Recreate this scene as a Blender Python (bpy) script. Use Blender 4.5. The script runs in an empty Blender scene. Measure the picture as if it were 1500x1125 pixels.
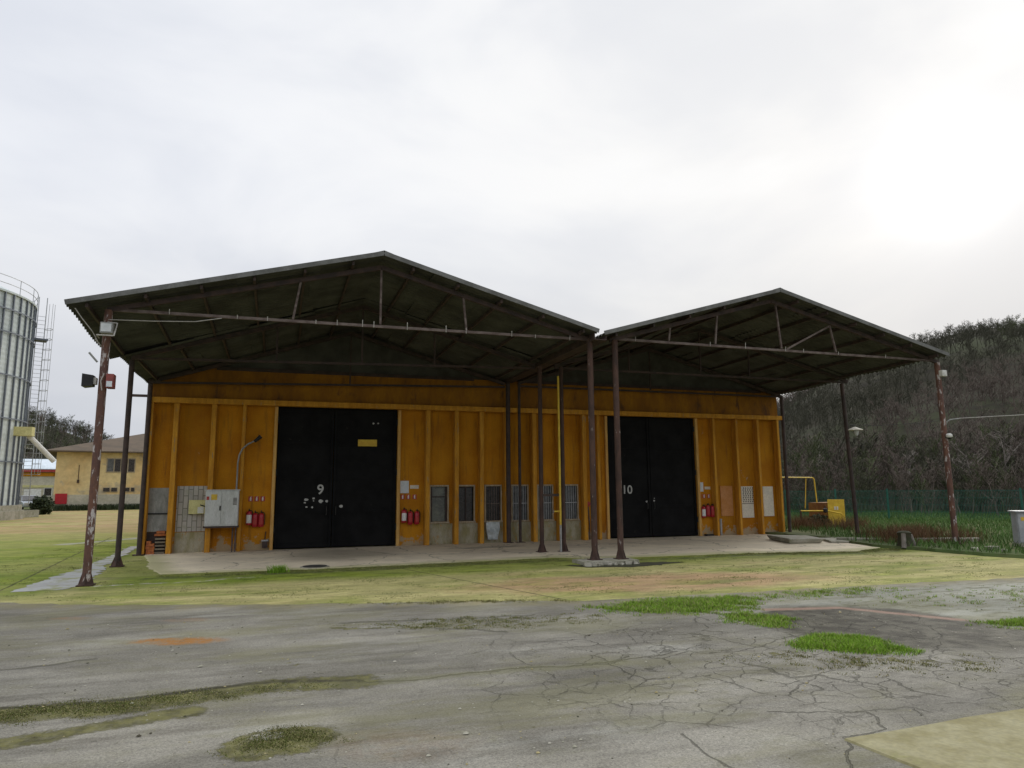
import bpy, bmesh, math, random
import numpy as np
from mathutils import Vector, Matrix
R = math.radians
random.seed(7); rng = np.random.default_rng(11)
S = bpy.context.scene
COL = S.collection

# ------------------------------------------------------------------ camera
cam_d = bpy.data.cameras.new('Camera'); cam = bpy.data.objects.new('Camera', cam_d); COL.objects.link(cam)
cam_d.sensor_width = 36.0; cam_d.sensor_fit = 'HORIZONTAL'
cam_d.lens = 36.0 * 1028.5 / 1500.0
cam_d.clip_start = 0.05; cam_d.clip_end = 3000
Rv = Vector((0.94854525, -0.31655702, -0.00731871)); Uv = Vector((-0.03990992, -0.14245313, 0.98899661)); Fv = Vector((0.3141164, 0.93781595, 0.14775701))
m3 = Matrix((Rv, Uv, -Fv)).transposed().to_4x4(); m3.translation = Vector((3.39985751, -15.58134372, 1.75))
cam.matrix_world = m3
S.camera = cam
CAM = Vector((3.4, -15.58, 1.75))

# ------------------------------------------------------------------ sky, sun, exposure
SUN_AZ, SUN_EL = 51.85, 21.0          # azimuth from +Y towards +X
sun_dir = Vector((math.sin(R(SUN_AZ)) * math.cos(R(SUN_EL)), math.cos(R(SUN_AZ)) * math.cos(R(SUN_EL)), math.sin(R(SUN_EL))))
W = bpy.data.worlds.new('World'); S.world = W; W.use_nodes = True
wt = W.node_tree; wn = wt.nodes; wl = wt.links
for n in list(wn): wn.remove(n)
def wnode(t, **k):
    n = wn.new(t)
    for a, b in k.items(): setattr(n, a, b)
    return n
wo = wnode('ShaderNodeOutputWorld'); bg = wnode('ShaderNodeBackground'); bg.inputs['Strength'].default_value = 0.1
wl.new(bg.outputs[0], wo.inputs[0])
sky = wnode('ShaderNodeTexSky', sky_type='NISHITA', sun_disc=False, sun_elevation=R(SUN_EL), sun_rotation=R(SUN_AZ), dust_density=3.0)
tc = wnode('ShaderNodeTexCoord')
def wmath(op, a, b=None, c=None, clamp=False):
    n = wnode('ShaderNodeMath', operation=op, use_clamp=clamp)
    for i, v in enumerate((a, b, c)):
        if v is None: continue
        if isinstance(v, (int, float)): n.inputs[i].default_value = v
        else: wl.new(v, n.inputs[i])
    return n.outputs[0]
dotn = wnode('ShaderNodeVectorMath', operation='DOT_PRODUCT'); wl.new(tc.outputs['Generated'], dotn.inputs[0]); dotn.inputs[1].default_value = sun_dir
d0 = wmath('MAXIMUM', dotn.outputs['Value'], 0.0)
glow_wide = wmath('POWER', d0, 3.0); glow_mid = wmath('POWER', d0, 220.0); glow_core = wmath('POWER', d0, 900.0)
mp = wnode('ShaderNodeMapping'); wl.new(tc.outputs['Generated'], mp.inputs[0]); mp.inputs['Scale'].default_value = (1.0, 1.0, 2.4); mp.inputs['Location'].default_value = (0.31, 0.12, 0.2)
cn = wnode('ShaderNodeTexNoise'); wl.new(mp.outputs[0], cn.inputs['Vector']); cn.inputs['Scale'].default_value = 2.3; cn.inputs['Detail'].default_value = 5.0; cn.inputs['Roughness'].default_value = 0.5; cn.inputs['Distortion'].default_value = 0.3
cr = wnode('ShaderNodeMapRange', interpolation_type='SMOOTHSTEP'); wl.new(cn.outputs[0], cr.inputs[0]); cr.inputs[1].default_value = 0.36; cr.inputs[2].default_value = 0.66; cr.inputs[3].default_value = 0.0; cr.inputs[4].default_value = 1.0
sepz = wnode('ShaderNodeSeparateXYZ'); wl.new(tc.outputs['Generated'], sepz.inputs[0])
zen = wnode('ShaderNodeMapRange', interpolation_type='SMOOTHSTEP'); wl.new(sepz.outputs['Z'], zen.inputs[0]); zen.inputs[1].default_value = 0.6; zen.inputs[2].default_value = 0.95; zen.inputs[3].default_value = 1.0; zen.inputs[4].default_value = 2.35
val = wmath('ADD', wmath('MULTIPLY', glow_wide, 0.075), 7.9 / 10)
val = wmath('ADD', val, wmath('MULTIPLY', glow_mid, 0.13))
val = wmath('ADD', val, wmath('MULTIPLY', glow_core, 0.5))
val = wmath('ADD', val, wmath('MULTIPLY', cr.outputs[0], 0.13))
lowz = wnode('ShaderNodeMapRange', interpolation_type='SMOOTHSTEP'); wl.new(sepz.outputs['Z'], lowz.inputs[0]); lowz.inputs[1].default_value = 0.1; lowz.inputs[2].default_value = 0.4; lowz.inputs[3].default_value = 0.8; lowz.inputs[4].default_value = 1.0
val = wmath('MULTIPLY', wmath('MULTIPLY', val, zen.outputs[0]), lowz.outputs[0])
val = wmath('MULTIPLY', val, 10.0)
tint = wnode('ShaderNodeMix', data_type='RGBA'); wl.new(wmath('MULTIPLY_ADD', glow_wide, 0.8, wmath('MULTIPLY', cr.outputs[0], 0.45), clamp=True), tint.inputs[0])
tint.inputs[6].default_value = (0.945, 0.988, 1.085, 1); tint.inputs[7].default_value = (1.0, 1.0, 1.0, 1)
cl = wnode('ShaderNodeVectorMath', operation='SCALE'); wl.new(tint.outputs[2], cl.inputs[0]); wl.new(val, cl.inputs['Scale'])
mx = wnode('ShaderNodeMix', data_type='RGBA'); mx.inputs[0].default_value = 0.985
wl.new(sky.outputs[0], mx.inputs[6]); wl.new(cl.outputs[0], mx.inputs[7]); wl.new(mx.outputs[2], bg.inputs['Color'])

sun_d = bpy.data.lights.new('Sun', 'SUN'); sun_d.energy = 0.7; sun_d.angle = R(16); sun_d.color = (1.0, 0.95, 0.87)
sun = bpy.data.objects.new('Sun', sun_d); COL.objects.link(sun)
sun.rotation_euler = (-sun_dir).to_track_quat('-Z', 'Y').to_euler(); sun.location = (30, 30, 40)
vs = S.view_settings; vs.view_transform = 'Standard'; vs.look = 'None'; vs.exposure = 0.0; vs.gamma = 1.0; vs.use_curve_mapping = False

# ------------------------------------------------------------------ node helpers
class NT:
    def __init__(s, name):
        s.m = bpy.data.materials.new(name); s.m.use_nodes = True; s.t = s.m.node_tree
        for n in list(s.t.nodes): s.t.nodes.remove(n)
        s.out = s.n('ShaderNodeOutputMaterial'); s.b = s.n('ShaderNodeBsdfPrincipled')
        s.l(s.b.outputs[0], s.out.inputs[0]); s._tc = s.n('ShaderNodeTexCoord'); s.P = s._tc.outputs['Object']
    def n(s, t, **k):
        x = s.t.nodes.new(t)
        for a, b in k.items(): setattr(x, a, b)
        return x
    def l(s, a, b): s.t.links.new(a, b)
    def put(s, sock, v):
        if v is None: return
        if isinstance(v, bpy.types.NodeSocket): s.l(v, sock)
        elif isinstance(v, (tuple, list)) and len(v) == 3 and sock.type == 'RGBA': sock.default_value = (*v, 1)
        else: sock.default_value = v
    def math(s, op, a, b=None, c=None, clamp=False):
        x = s.n('ShaderNodeMath', operation=op, use_clamp=clamp)
        for i, v in enumerate((a, b, c)): s.put(x.inputs[i], v)
        return x.outputs[0]
    def vm(s, op, a, b=None, scale=None, val=False):
        x = s.n('ShaderNodeVectorMath', operation=op); s.put(x.inputs[0], a); s.put(x.inputs[1], b)
        if scale is not None: s.put(x.inputs['Scale'], scale)
        return x.outputs['Value' if val else 'Vector']
    def noise(s, scale, detail=4, rough=0.55, vec=None, dist=0.0, color=False):
        x = s.n('ShaderNodeTexNoise'); s.l(vec or s.P, x.inputs['Vector']); x.inputs['Scale'].default_value = scale
        x.inputs['Detail'].default_value = detail; x.inputs['Roughness'].default_value = rough; x.inputs['Distortion'].default_value = dist
        return x.outputs['Color' if color else 0]
    def mapv(s, scale=(1, 1, 1), loc=(0, 0, 0), rot=(0, 0, 0), vec=None):
        x = s.n('ShaderNodeMapping'); s.l(vec or s.P, x.inputs[0]); x.inputs['Scale'].default_value = scale; x.inputs['Location'].default_value = loc; x.inputs['Rotation'].default_value = rot
        return x.outputs[0]
    def rng(s, v, a, b, lo=0.0, hi=1.0, smooth=True):
        x = s.n('ShaderNodeMapRange', interpolation_type='SMOOTHSTEP' if smooth else 'LINEAR'); s.put(x.inputs[0], v)
        if a > b: a, b, lo, hi = b, a, hi, lo
        for i, q in enumerate((a, b, lo, hi)): x.inputs[i + 1].default_value = q
        return x.outputs[0]
    def mix(s, f, a, b, mode='MIX'):
        x = s.n('ShaderNodeMix', data_type='RGBA', blend_type=mode); s.put(x.inputs[0], f); s.put(x.inputs[6], a); s.put(x.inputs[7], b)
        return x.outputs[2]
    def bump(s, h, strength=0.3, dist=0.02, nrm=None):
        x = s.n('ShaderNodeBump'); s.put(x.inputs['Height'], h); x.inputs['Strength'].default_value = strength; x.inputs['Distance'].default_value = dist
        if nrm: s.l(nrm, x.inputs['Normal'])
        return x.outputs[0]
    def fin(s, color=None, rough=None, normal=None, metal=None, spec=None):
        s.put(s.b.inputs['Base Color'], color); s.put(s.b.inputs['Roughness'], rough); s.put(s.b.inputs['Normal'], normal); s.put(s.b.inputs['Metallic'], metal)
        s.put(s.b.inputs['Specular IOR Level'], spec)
        return s.m
    # masks on the ground plane
    def warp(s, amp, scale):
        c = s.vm('SUBTRACT', s.noise(scale, 5, 0.6, color=True), (0.5, 0.5, 0.5)); return s.vm('ADD', s.P, s.vm('SCALE', c, scale=amp * 2))
    def ell(s, vec, c, r, soft=0.25, rot=0.0):
        q = s.vm('SUBTRACT', vec, (c[0], c[1], 0.0)); q = s.mapv((1 / r[0], 1 / r[1], 0.0), rot=(0, 0, 0), vec=s.mapv(rot=(0, 0, -rot), vec=q))
        return s.rng(s.vm('LENGTH', q, val=True), 1 + soft, 1 - soft)
    def seg(s, vec, a, b):
        a = Vector((*a, 0)); b = Vector((*b, 0)); d = b - a; L = d.length; d.normalize()
        v = s.vm('MULTIPLY', vec, (1, 1, 0)); v = s.vm('SUBTRACT', v, tuple(a))
        t = s.math('MINIMUM', s.math('MAXIMUM', s.vm('DOT_PRODUCT', v, tuple(d), val=True), 0.0), L)
        return s.vm('LENGTH', s.vm('SUBTRACT', v, s.vm('SCALE', tuple(d), scale=t)), val=True)
    def path(s, vec, pts):
        r = None
        for a, b in zip(pts, pts[1:]):
            q = s.seg(vec, a, b); r = q if r is None else s.math('MINIMUM', r, q)
        return r

def pm(name, c1, c2=None, scale=6.0, rough=0.7, bump=0.15, metal=0.0, lo=0.35, hi=0.65, stretch=(1, 1, 1), fleck=None, fleck_t=(0.62, 0.7), fleck_scale=20, spec=0.3):
    t = NT(name); c2 = c2 or tuple(x * 0.7 for x in c1)
    v = t.mapv(stretch)
    n = t.noise(scale, 6, 0.6, v); f = t.rng(n, lo, hi)
    col = t.mix(f, c1, c2)
    if fleck:
        g = t.noise(fleck_scale, 5, 0.65, t.mapv(stretch, (3, 7, 1)))
        col = t.mix(t.rng(g, *fleck_t), col, fleck)
    fine = t.noise(scale * 9, 3, 0.6, v)
    col = t.mix(1.0, col, t.rng(fine, 0.25, 0.75, 0.8, 1.15, False), 'MULTIPLY')
    return t.fin(col, t.rng(fine, 0.2, 0.8, max(0.05, rough - 0.1), min(1, rough + 0.1), False), t.bump(t.math('ADD', n, t.math('MULTIPLY', fine, 0.4)), bump, 0.01) if bump else None, metal, spec)

# ------------------------------------------------------------------ mesh helpers
class MB:
    def __init__(s): s.v = []; s.f = []; s.mi = []; s.cur = 0
    def face(s, idx): s.f.append(idx); s.mi.append(s.cur)
    def box(s, x0, x1, y0, y1, z0, z1, rz=0.0, jit=0.0):
        cx, cy = (x0 + x1) / 2, (y0 + y1) / 2; c, q = math.cos(rz), math.sin(rz); b = len(s.v)
        for z in (z0, z1):
            for x, y in ((x0, y0), (x1, y0), (x1, y1), (x0, y1)):
                dx, dy = x - cx + random.uniform(-jit, jit), y - cy + random.uniform(-jit, jit)
                s.v.append((cx + dx * c - dy * q, cy + dx * q + dy * c, z + random.uniform(-jit, jit)))
        for f in ((3, 2, 1, 0), (4, 5, 6, 7), (0, 1, 5, 4), (1, 2, 6, 5), (2, 3, 7, 6), (3, 0, 4, 7)): s.face([b + i for i in f])
        return s
    def hexa(s, pts):                       # 8 points: bottom 4, top 4
        b = len(s.v); s.v += [tuple(p) for p in pts]
        for f in ((3, 2, 1, 0), (4, 5, 6, 7), (0, 1, 5, 4), (1, 2, 6, 5), (2, 3, 7, 6), (3, 0, 4, 7)): s.face([b + i for i in f])
        return s
    def cone(s, p0, p1, r0, r1, n=10, cap=True, a0=0.0):
        p0, p1 = Vector(p0), Vector(p1); d = (p1 - p0).normalized(); e = d.orthogonal().normalized(); g = d.cross(e); b = len(s.v)
        for p, r in ((p0, r0), (p1, r1)):
            for i in range(n):
                a = a0 + 2 * math.pi * i / n; s.v.append(tuple(p + e * (r * math.cos(a)) + g * (r * math.sin(a))))
        for i in range(n): j = (i + 1) % n; s.face([b + i, b + j, b + n + j, b + n + i])
        if cap: s.face([b + i for i in range(n)][::-1]); s.face([b + n + i for i in range(n)])
        return s
    def tube(s, pts, r, n=8):
        for a, c in zip(pts, pts[1:]): s.cone(a, c, r, r, n)
        return s
    def bar(s, p0, p1, w, h):               # rectangular bar, h measured near vertical
        p0, p1 = Vector(p0), Vector(p1); d = (p1 - p0).normalized(); up = Vector((0, 0, 1))
        if abs(d.z) > 0.95: up = Vector((0, 1, 0))
        e = d.cross(up).normalized(); g = e.cross(d).normalized(); b = len(s.v)
        for p in (p0, p1):
            for i, j in ((-1, -1), (1, -1), (1, 1), (-1, 1)): s.v.append(tuple(p + e * (w / 2 * i) + g * (h / 2 * j)))
        for f in ((3, 2, 1, 0), (4, 5, 6, 7), (0, 1, 5, 4), (1, 2, 6, 5), (2, 3, 7, 6), (3, 0, 4, 7)): s.face([b + i for i in f])
        return s
    def lathe(s, prof, c=(0, 0, 0), n=16, cap=True):
        b = len(s.v)
        for r, z in prof:
            for i in range(n): a = 2 * math.pi * i / n; s.v.append((c[0] + r * math.cos(a), c[1] + r * math.sin(a), c[2] + z))
        for k in range(len(prof) - 1):
            for i in range(n): j = (i + 1) % n; s.face([b + k * n + i, b + k * n + j, b + (k + 1) * n + j, b + (k + 1) * n + i])
        if cap: s.face([b + i for i in range(n)][::-1]); s.face([b + (len(prof) - 1) * n + i for i in range(n)])
        return s
    def prism(s, poly, axis, a, b_):        # poly in the two other axes
        n = len(poly); b = len(s.v)
        for q in (a, b_):
            for p in poly: s.v.append({'x': (q, p[0], p[1]), 'y': (p[0], q, p[1]), 'z': (p[0], p[1], q)}[axis])
        for i in range(n): j = (i + 1) % n; s.face([b + i, b + j, b + n + j, b + n + i])
        s.face([b + i for i in range(n)][::-1]); s.face([b + n + i for i in range(n)])
        return s
    def build(s, name, mat, parent=None, bevel=0.0, smooth=False, loc=None):
        me = bpy.data.meshes.new(name); o = None
        off = Vector((0, 0, 0))
        if parent is not None:
            p = parent
            while p is not None: off += Vector(p.location); p = p.parent
        elif loc is not None: off = Vector(loc)
        me.from_pydata([tuple(Vector(v) - off) for v in s.v], [], s.f); me.validate()
        for m in (mat if isinstance(mat, (list, tuple)) else [mat]): me.materials.append(m)
        if isinstance(mat, (list, tuple)): me.polygons.foreach_set('material_index', s.mi[:len(me.polygons)])
        bm = bmesh.new(); bm.from_mesh(me); bmesh.ops.recalc_face_normals(bm, faces=bm.faces)
        if bevel: bmesh.ops.bevel(bm, geom=bm.edges[:], offset=bevel, segments=1, affect='EDGES', clamp_overlap=True)
        bm.to_mesh(me); bm.free()
        if smooth:
            me.polygons.foreach_set('use_smooth', [True] * len(me.polygons))
        o = bpy.data.objects.new(name, me); COL.objects.link(o)
        if smooth: me.set_sharp_from_angle(angle=R(40))
        if parent is not None: o.parent = parent
        elif loc is not None: o.location = loc
        return o
def thing(name, label, cat, loc=(0, 0, 0), group=None):
    o = bpy.data.objects.new(name, None); COL.objects.link(o); o.location = loc; o.empty_display_size = 0.2
    return tag(o, label, cat, group)
def tag(o, label, cat, group=None, kind=None):
    o['label'] = label; o['category'] = cat
    if group: o['group'] = group
    if kind: o['kind'] = kind
    return o
def struct(o): o['kind'] = 'structure'; return o
def copy_tree(o, loc=None, parent=None, label=None, rz=None):
    c = o.copy(); COL.objects.link(c)
    if parent is not None: c.parent = parent
    if loc is not None: c.location = loc
    if rz is not None: c.rotation_euler.z = rz
    if label: c['label'] = label
    for ch in list(o.children): copy_tree(ch, None, c)
    return c
def text_part(name, body, size, loc, mat, parent, thick=0.004, bold=0.0):
    cu = bpy.data.curves.new(name, 'FONT'); cu.body = body; cu.size = size; cu.extrude = thick; cu.offset = bold; cu.align_x = 'CENTER'; cu.align_y = 'CENTER'; cu.resolution_u = 4
    t = bpy.data.objects.new(name, cu); COL.objects.link(t); dg = bpy.context.evaluated_depsgraph_get(); dg.update()
    me = bpy.data.meshes.new_from_object(t.evaluated_get(dg)); bpy.data.objects.remove(t)
    off = Vector((0, 0, 0)); p = parent
    while p is not None: off += Vector(p.location); p = p.parent
    me.transform(Matrix.Translation(Vector(loc) - off) @ Matrix.Rotation(R(90), 4, 'X'))
    me.materials.clear(); me.materials.append(mat)
    o = bpy.data.objects.new(name, me); COL.objects.link(o); o.parent = parent
    return o
def np_mesh(name, V, F, mats, mi=None):
    me = bpy.data.meshes.new(name); V = np.asarray(V, np.float32); F = np.asarray(F, np.int32); k = F.shape[1]
    me.vertices.add(len(V)); me.vertices.foreach_set('co', V.ravel()); me.loops.add(F.size); me.loops.foreach_set('vertex_index', F.ravel())
    me.polygons.add(len(F)); me.polygons.foreach_set('loop_start', np.arange(0, F.size, k, dtype=np.int32))
    for m in mats: me.materials.append(m)
    if mi is not None: me.polygons.foreach_set('material_index', np.asarray(mi, np.int32))
    me.update(calc_edges=True); me.validate()
    o = bpy.data.objects.new(name, me); COL.objects.link(o); return o

# ------------------------------------------------------------------ materials
def mat_asphalt():
    t = NT('worn_asphalt'); P = t.P
    big = t.noise(0.55, 6, 0.62, dist=0.4); mid = t.noise(2.6, 6, 0.65); fine = t.noise(45, 4, 0.7); grit = t.noise(150, 2, 0.6)
    col = t.mix(t.rng(big, 0.33, 0.68), (0.185, 0.172, 0.138), (0.275, 0.258, 0.212))
    streak = t.noise(1.5, 6, 0.6, t.mapv((0.35, 1.6, 1), rot=(0, 0, 0.15)))
    col = t.mix(t.rng(streak, 0.48, 0.72, 0, 0.75), col, (0.125, 0.115, 0.095))
    col = t.mix(t.rng(t.noise(0.9, 5, 0.7, t.mapv((0.5, 2.2, 1), (7, 3, 0), (0, 0, -0.1))), 0.5, 0.66, 0, 0.7), col, (0.13, 0.118, 0.092))
    col = t.mix(t.rng(t.noise(0.8, 5, 0.65, t.mapv((0.5, 1.6, 1), (1, 9, 0))), 0.55, 0.7, 0, 0.6), col, (0.31, 0.30, 0.255))
    col = t.mix(t.rng(mid, 0.55, 0.75, 0, 0.55), col, (0.18, 0.172, 0.105))
    col = t.mix(1.0, col, t.rng(t.math('ADD', t.math('MULTIPLY', fine, 0.5), t.math('MULTIPLY', t.noise(90, 3, 0.75), 0.5)), 0.3, 0.7, 0.52, 1.46, False), 'MULTIPLY')
    col = t.mix(t.rng(grit, 0.66, 0.74, 0, 0.5), col, (0.42, 0.41, 0.38))
    col = t.mix(t.rng(grit, 0.36, 0.28, 0, 0.6), col, (0.07, 0.07, 0.06))
    w1 = t.warp(0.16, 2.0); w2 = t.warp(0.05, 6.0); w3 = t.warp(0.22, 2.6)
    # light far band on the right
    col = t.mix(t.math('MULTIPLY', t.ell(w3, (14, -7.2), (3.6, 1.6), 0.4), 0.6), col, (0.36, 0.365, 0.30))
    edge = t.rng(t.path(t.warp(0.35, 1.6), [(-8, 2.35), (-0.75, -1.81), (0.9, -2.74), (3.64, -3.72), (6.5, -4.48), (8.1, -5.08), (9.8, -5.17), (13.2, -5.3), (17.2, -5.5), (24, -6.1)]), 0.75, 0.02)
    col = t.mix(t.math('MULTIPLY', edge, t.rng(t.noise(2.2, 5, 0.7), 0.35, 0.6, 0.1, 0.75)), col, (0.27, 0.235, 0.115))
    col = t.mix(t.math('MULTIPLY', t.rng(t.noise(0.6, 6, 0.7, t.mapv((0.6, 1.6, 1), (2, 5, 0))), 0.46, 0.64), 0.55), col, (0.175, 0.165, 0.085))
    rs = t.math('MULTIPLY', t.ell(w3, (14.5, -7.4), (4.2, 1.9), 0.3), t.rng(t.noise(3.2, 6, 0.75, t.mapv((0.5, 1.5, 1), (3, 3, 0))), 0.5, 0.62))
    col = t.mix(t.math('MULTIPLY', rs, 0.8), col, (0.12, 0.118, 0.06))
    col = t.mix(1.0, col, t.rng(t.noise(0.45, 6, 0.7, t.mapv((0.7, 1.5, 1), (12, 3, 0))), 0.32, 0.66, 1.08, 0.74, True), 'MULTIPLY')
    # damp earth hollow
    damp = t.math('MAXIMUM', t.ell(t.warp(0.45, 1.8), (10.8, -8.2), (1.35, 1.5), 0.14), t.math('MULTIPLY', t.ell(t.warp(0.4, 2.0), (11.6, -9.4), (0.9, 0.35), 0.2), 0.8))
    dcol = t.mix(t.rng(t.noise(3.0, 6, 0.6), 0.4, 0.62), (0.04, 0.035, 0.023), (0.095, 0.087, 0.062))
    col = t.mix(damp, col, dcol)
    col = t.mix(t.math('MULTIPLY', t.rng(t.path(w2, [(10.2, -6.75), (11.3, -7.0), (12.05, -8.3)]), 0.14, 0.03), 0.7), col, (0.30, 0.185, 0.13))
    # rust stains
    n1 = t.rng(t.noise(7, 6, 0.75), 0.34, 0.56)
    for c, r_, k in (((2.38, -6.08), (0.52, 0.2), 1.0), ((0.75, -3.9), (0.25, 0.1), 0.3), ((2.3, -4.6), (0.3, 0.12), 0.25), ((2.9, -9.6), (0.0001, 0.0001), 0.0), ((4.3, -10.4), (0.5, 0.3), 0.1)):
        if k: col = t.mix(t.math('MULTIPLY', t.math('MULTIPLY', t.ell(w1, c, r_, 0.35, -0.35), n1), k), col, (0.29, 0.135, 0.035))
    # moss
    mn = t.rng(t.noise(14, 5, 0.7), 0.32, 0.62)
    moss = t.math('MULTIPLY', t.rng(t.path(w1, [(-4, -8.3), (0.6, -8.58), (1.4, -8.66), (2.1, -8.78), (2.9, -8.64), (3.45, -8.53), (4.2, -8.66)]), 0.36, 0.10), t.rng(t.noise(1.1, 5, 0.65), 0.25, 0.5, 0.55, 1.0))
    m2 = t.rng(t.path(w1, [(-1.5, -9.4), (0.9, -9.5), (1.9, -9.38), (2.8, -9.05)]), 0.24, 0.03)
    m3_ = t.math('SUBTRACT', t.ell(t.warp(0.12, 5.0), (3.5, -10.05), (0.42, 0.30), 0.3, 0.3), t.ell(w2, (3.42, -9.9), (0.12, 0.08), 0.3), clamp=True)
    m4 = t.math('MULTIPLY', t.rng(t.path(w1, [(4.2, -6.0), (5.2, -6.2), (6.6, -6.5), (7.5, -6.45)]), 0.2, 0.02), t.rng(t.noise(5, 5, 0.7), 0.45, 0.62))
    m5 = t.math('MULTIPLY', t.rng(t.path(w1, [(8.6, -9.1), (9.4, -9.6), (10.1, -10.0)]), 0.3, 0.02), t.rng(t.noise(4.3, 5, 0.7), 0.48, 0.62))
    m6 = t.math('MULTIPLY', t.rng(t.noise(1.3, 6, 0.65, t.mapv(loc=(5, 2, 0))), 0.56, 0.7), t.rng(t.noise(7, 4, 0.7), 0.42, 0.66, 0, 0.6))
    al = moss
    for q in (m2, m3_, m4, m5, m6): al = t.math('MAXIMUM', al, q)
    al = t.rng(t.math('ADD', al, t.math('MULTIPLY', t.math('SUBTRACT', t.noise(16, 6, 0.75), 0.5), 1.5)), 0.3, 0.75)
    al = t.math('MULTIPLY', al, t.rng(mn, 0, 1, 0.75, 1.0))
    mcol = t.mix(t.rng(t.noise(4, 5, 0.7), 0.35, 0.65), (0.07, 0.065, 0.026), (0.165, 0.155, 0.055))
    col = t.mix(al, col, mcol)
    ridge_ = t.math('MULTIPLY', t.rng(t.path(w2, [(-4, -8.12), (0.6, -8.4), (1.4, -8.46), (2.1, -8.55), (2.9, -8.42), (3.45, -8.36), (4.2, -8.6)]), 0.085, 0.015), t.rng(t.noise(1.4, 5, 0.7), 0.3, 0.52))
    col = t.mix(t.math('MULTIPLY', ridge_, 0.85), col, (0.04, 0.036, 0.022))
    # cracks
    vo = t.n('ShaderNodeTexVoronoi', feature='DISTANCE_TO_EDGE'); t.l(t.warp(0.16, 1.6), vo.inputs['Vector']); vo.inputs['Scale'].default_value = 1.3
    vo2 = t.n('ShaderNodeTexVoronoi', feature='DISTANCE_TO_EDGE'); t.l(t.warp(0.09, 4.0), vo2.inputs['Vector']); vo2.inputs['Scale'].default_value = 3.1
    region = t.math('MAXIMUM', t.ell(w3, (8.6, -8.9), (3.4, 2.4), 0.4), t.rng(t.noise(0.5, 3, 0.5), 0.52, 0.62, 0, 0.35))
    wob = t.rng(t.noise(2.2, 4, 0.6), 0.42, 0.6)
    c1 = t.math('MULTIPLY', t.rng(vo.outputs['Distance'], 0.014, 0.002), t.math('MULTIPLY', region, t.rng(wob, 0, 1, 0.25, 1.0)))
    c2 = t.math('MULTIPLY', t.rng(vo2.outputs['Distance'], 0.022, 0.006), t.math('MULTIPLY', t.ell(w3, (8.8, -9.2), (3.0, 1.9), 0.4), t.rng(t.noise(1.6, 4, 0.6), 0.44, 0.56)))
    c3 = t.rng(t.path(w1, [(4.2, -8.66), (4.75, -8.78), (5.33, -8.72), (6.0, -8.77), (6.74, -8.81), (7.6, -8.6)]), 0.025, 0.008)
    c4 = t.rng(t.path(w2, [(6.25, -10.88), (6.2, -11.21), (6.19, -11.6)]), 0.014, 0.004)
    for pl_, w_ in (([(7.94, -9.25), (8.05, -9.53), (8.03, -9.9), (8.33, -9.9)], .03), ([(8.79, -10.25), (8.71, -10.62), (8.81, -10.83)], .02), ([(7.16, -10.62), (7.48, -10.78), (7.88, -10.92), (7.76, -11.11), (7.7, -11.28), (7.25, -11.33)], .014), ([(7.24, -11.38), (7.1, -11.54), (6.94, -11.79)], .013), ([(4.31, -5.61), (5.21, -5.74), (6.12, -5.92), (6.91, -5.94)], .05), ([(5.43, -6.43), (5.9, -6.7), (6.22, -6.96)], .05), ([(0.85, -6.94), (1.2, -6.92), (1.67, -6.78)], .05)):
        c4 = t.math('MAXIMUM', c4, t.rng(t.path(w1, pl_), w_, w_ * .3))
    ck = c1
    for q in (c2, c3, c4): ck = t.math('MAXIMUM', ck, q)
    col = t.mix(t.math('MULTIPLY', ck, 0.52), col, (0.05, 0.047, 0.03))
    col = t.mix(t.math('MULTIPLY', t.rng(t.path(w1, [(4.0, -8.7), (5.33, -8.76), (6.8, -8.83)]), 0.16, 0.02), 0.5), col, (0.15, 0.145, 0.07))
    h = t.math('ADD', t.math('MULTIPLY', fine, 0.5), t.math('MULTIPLY', mid, 0.8)); h = t.math('SUBTRACT', h, t.math('MULTIPLY', ck, 1.5)); h = t.math('ADD', h, t.math('MULTIPLY', al, t.noise(40, 3, 0.7)))
    return t.fin(col, t.rng(damp, 0, 1, 0.88, 0.7), t.bump(h, 0.8, 0.025), None, 0.25)

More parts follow.
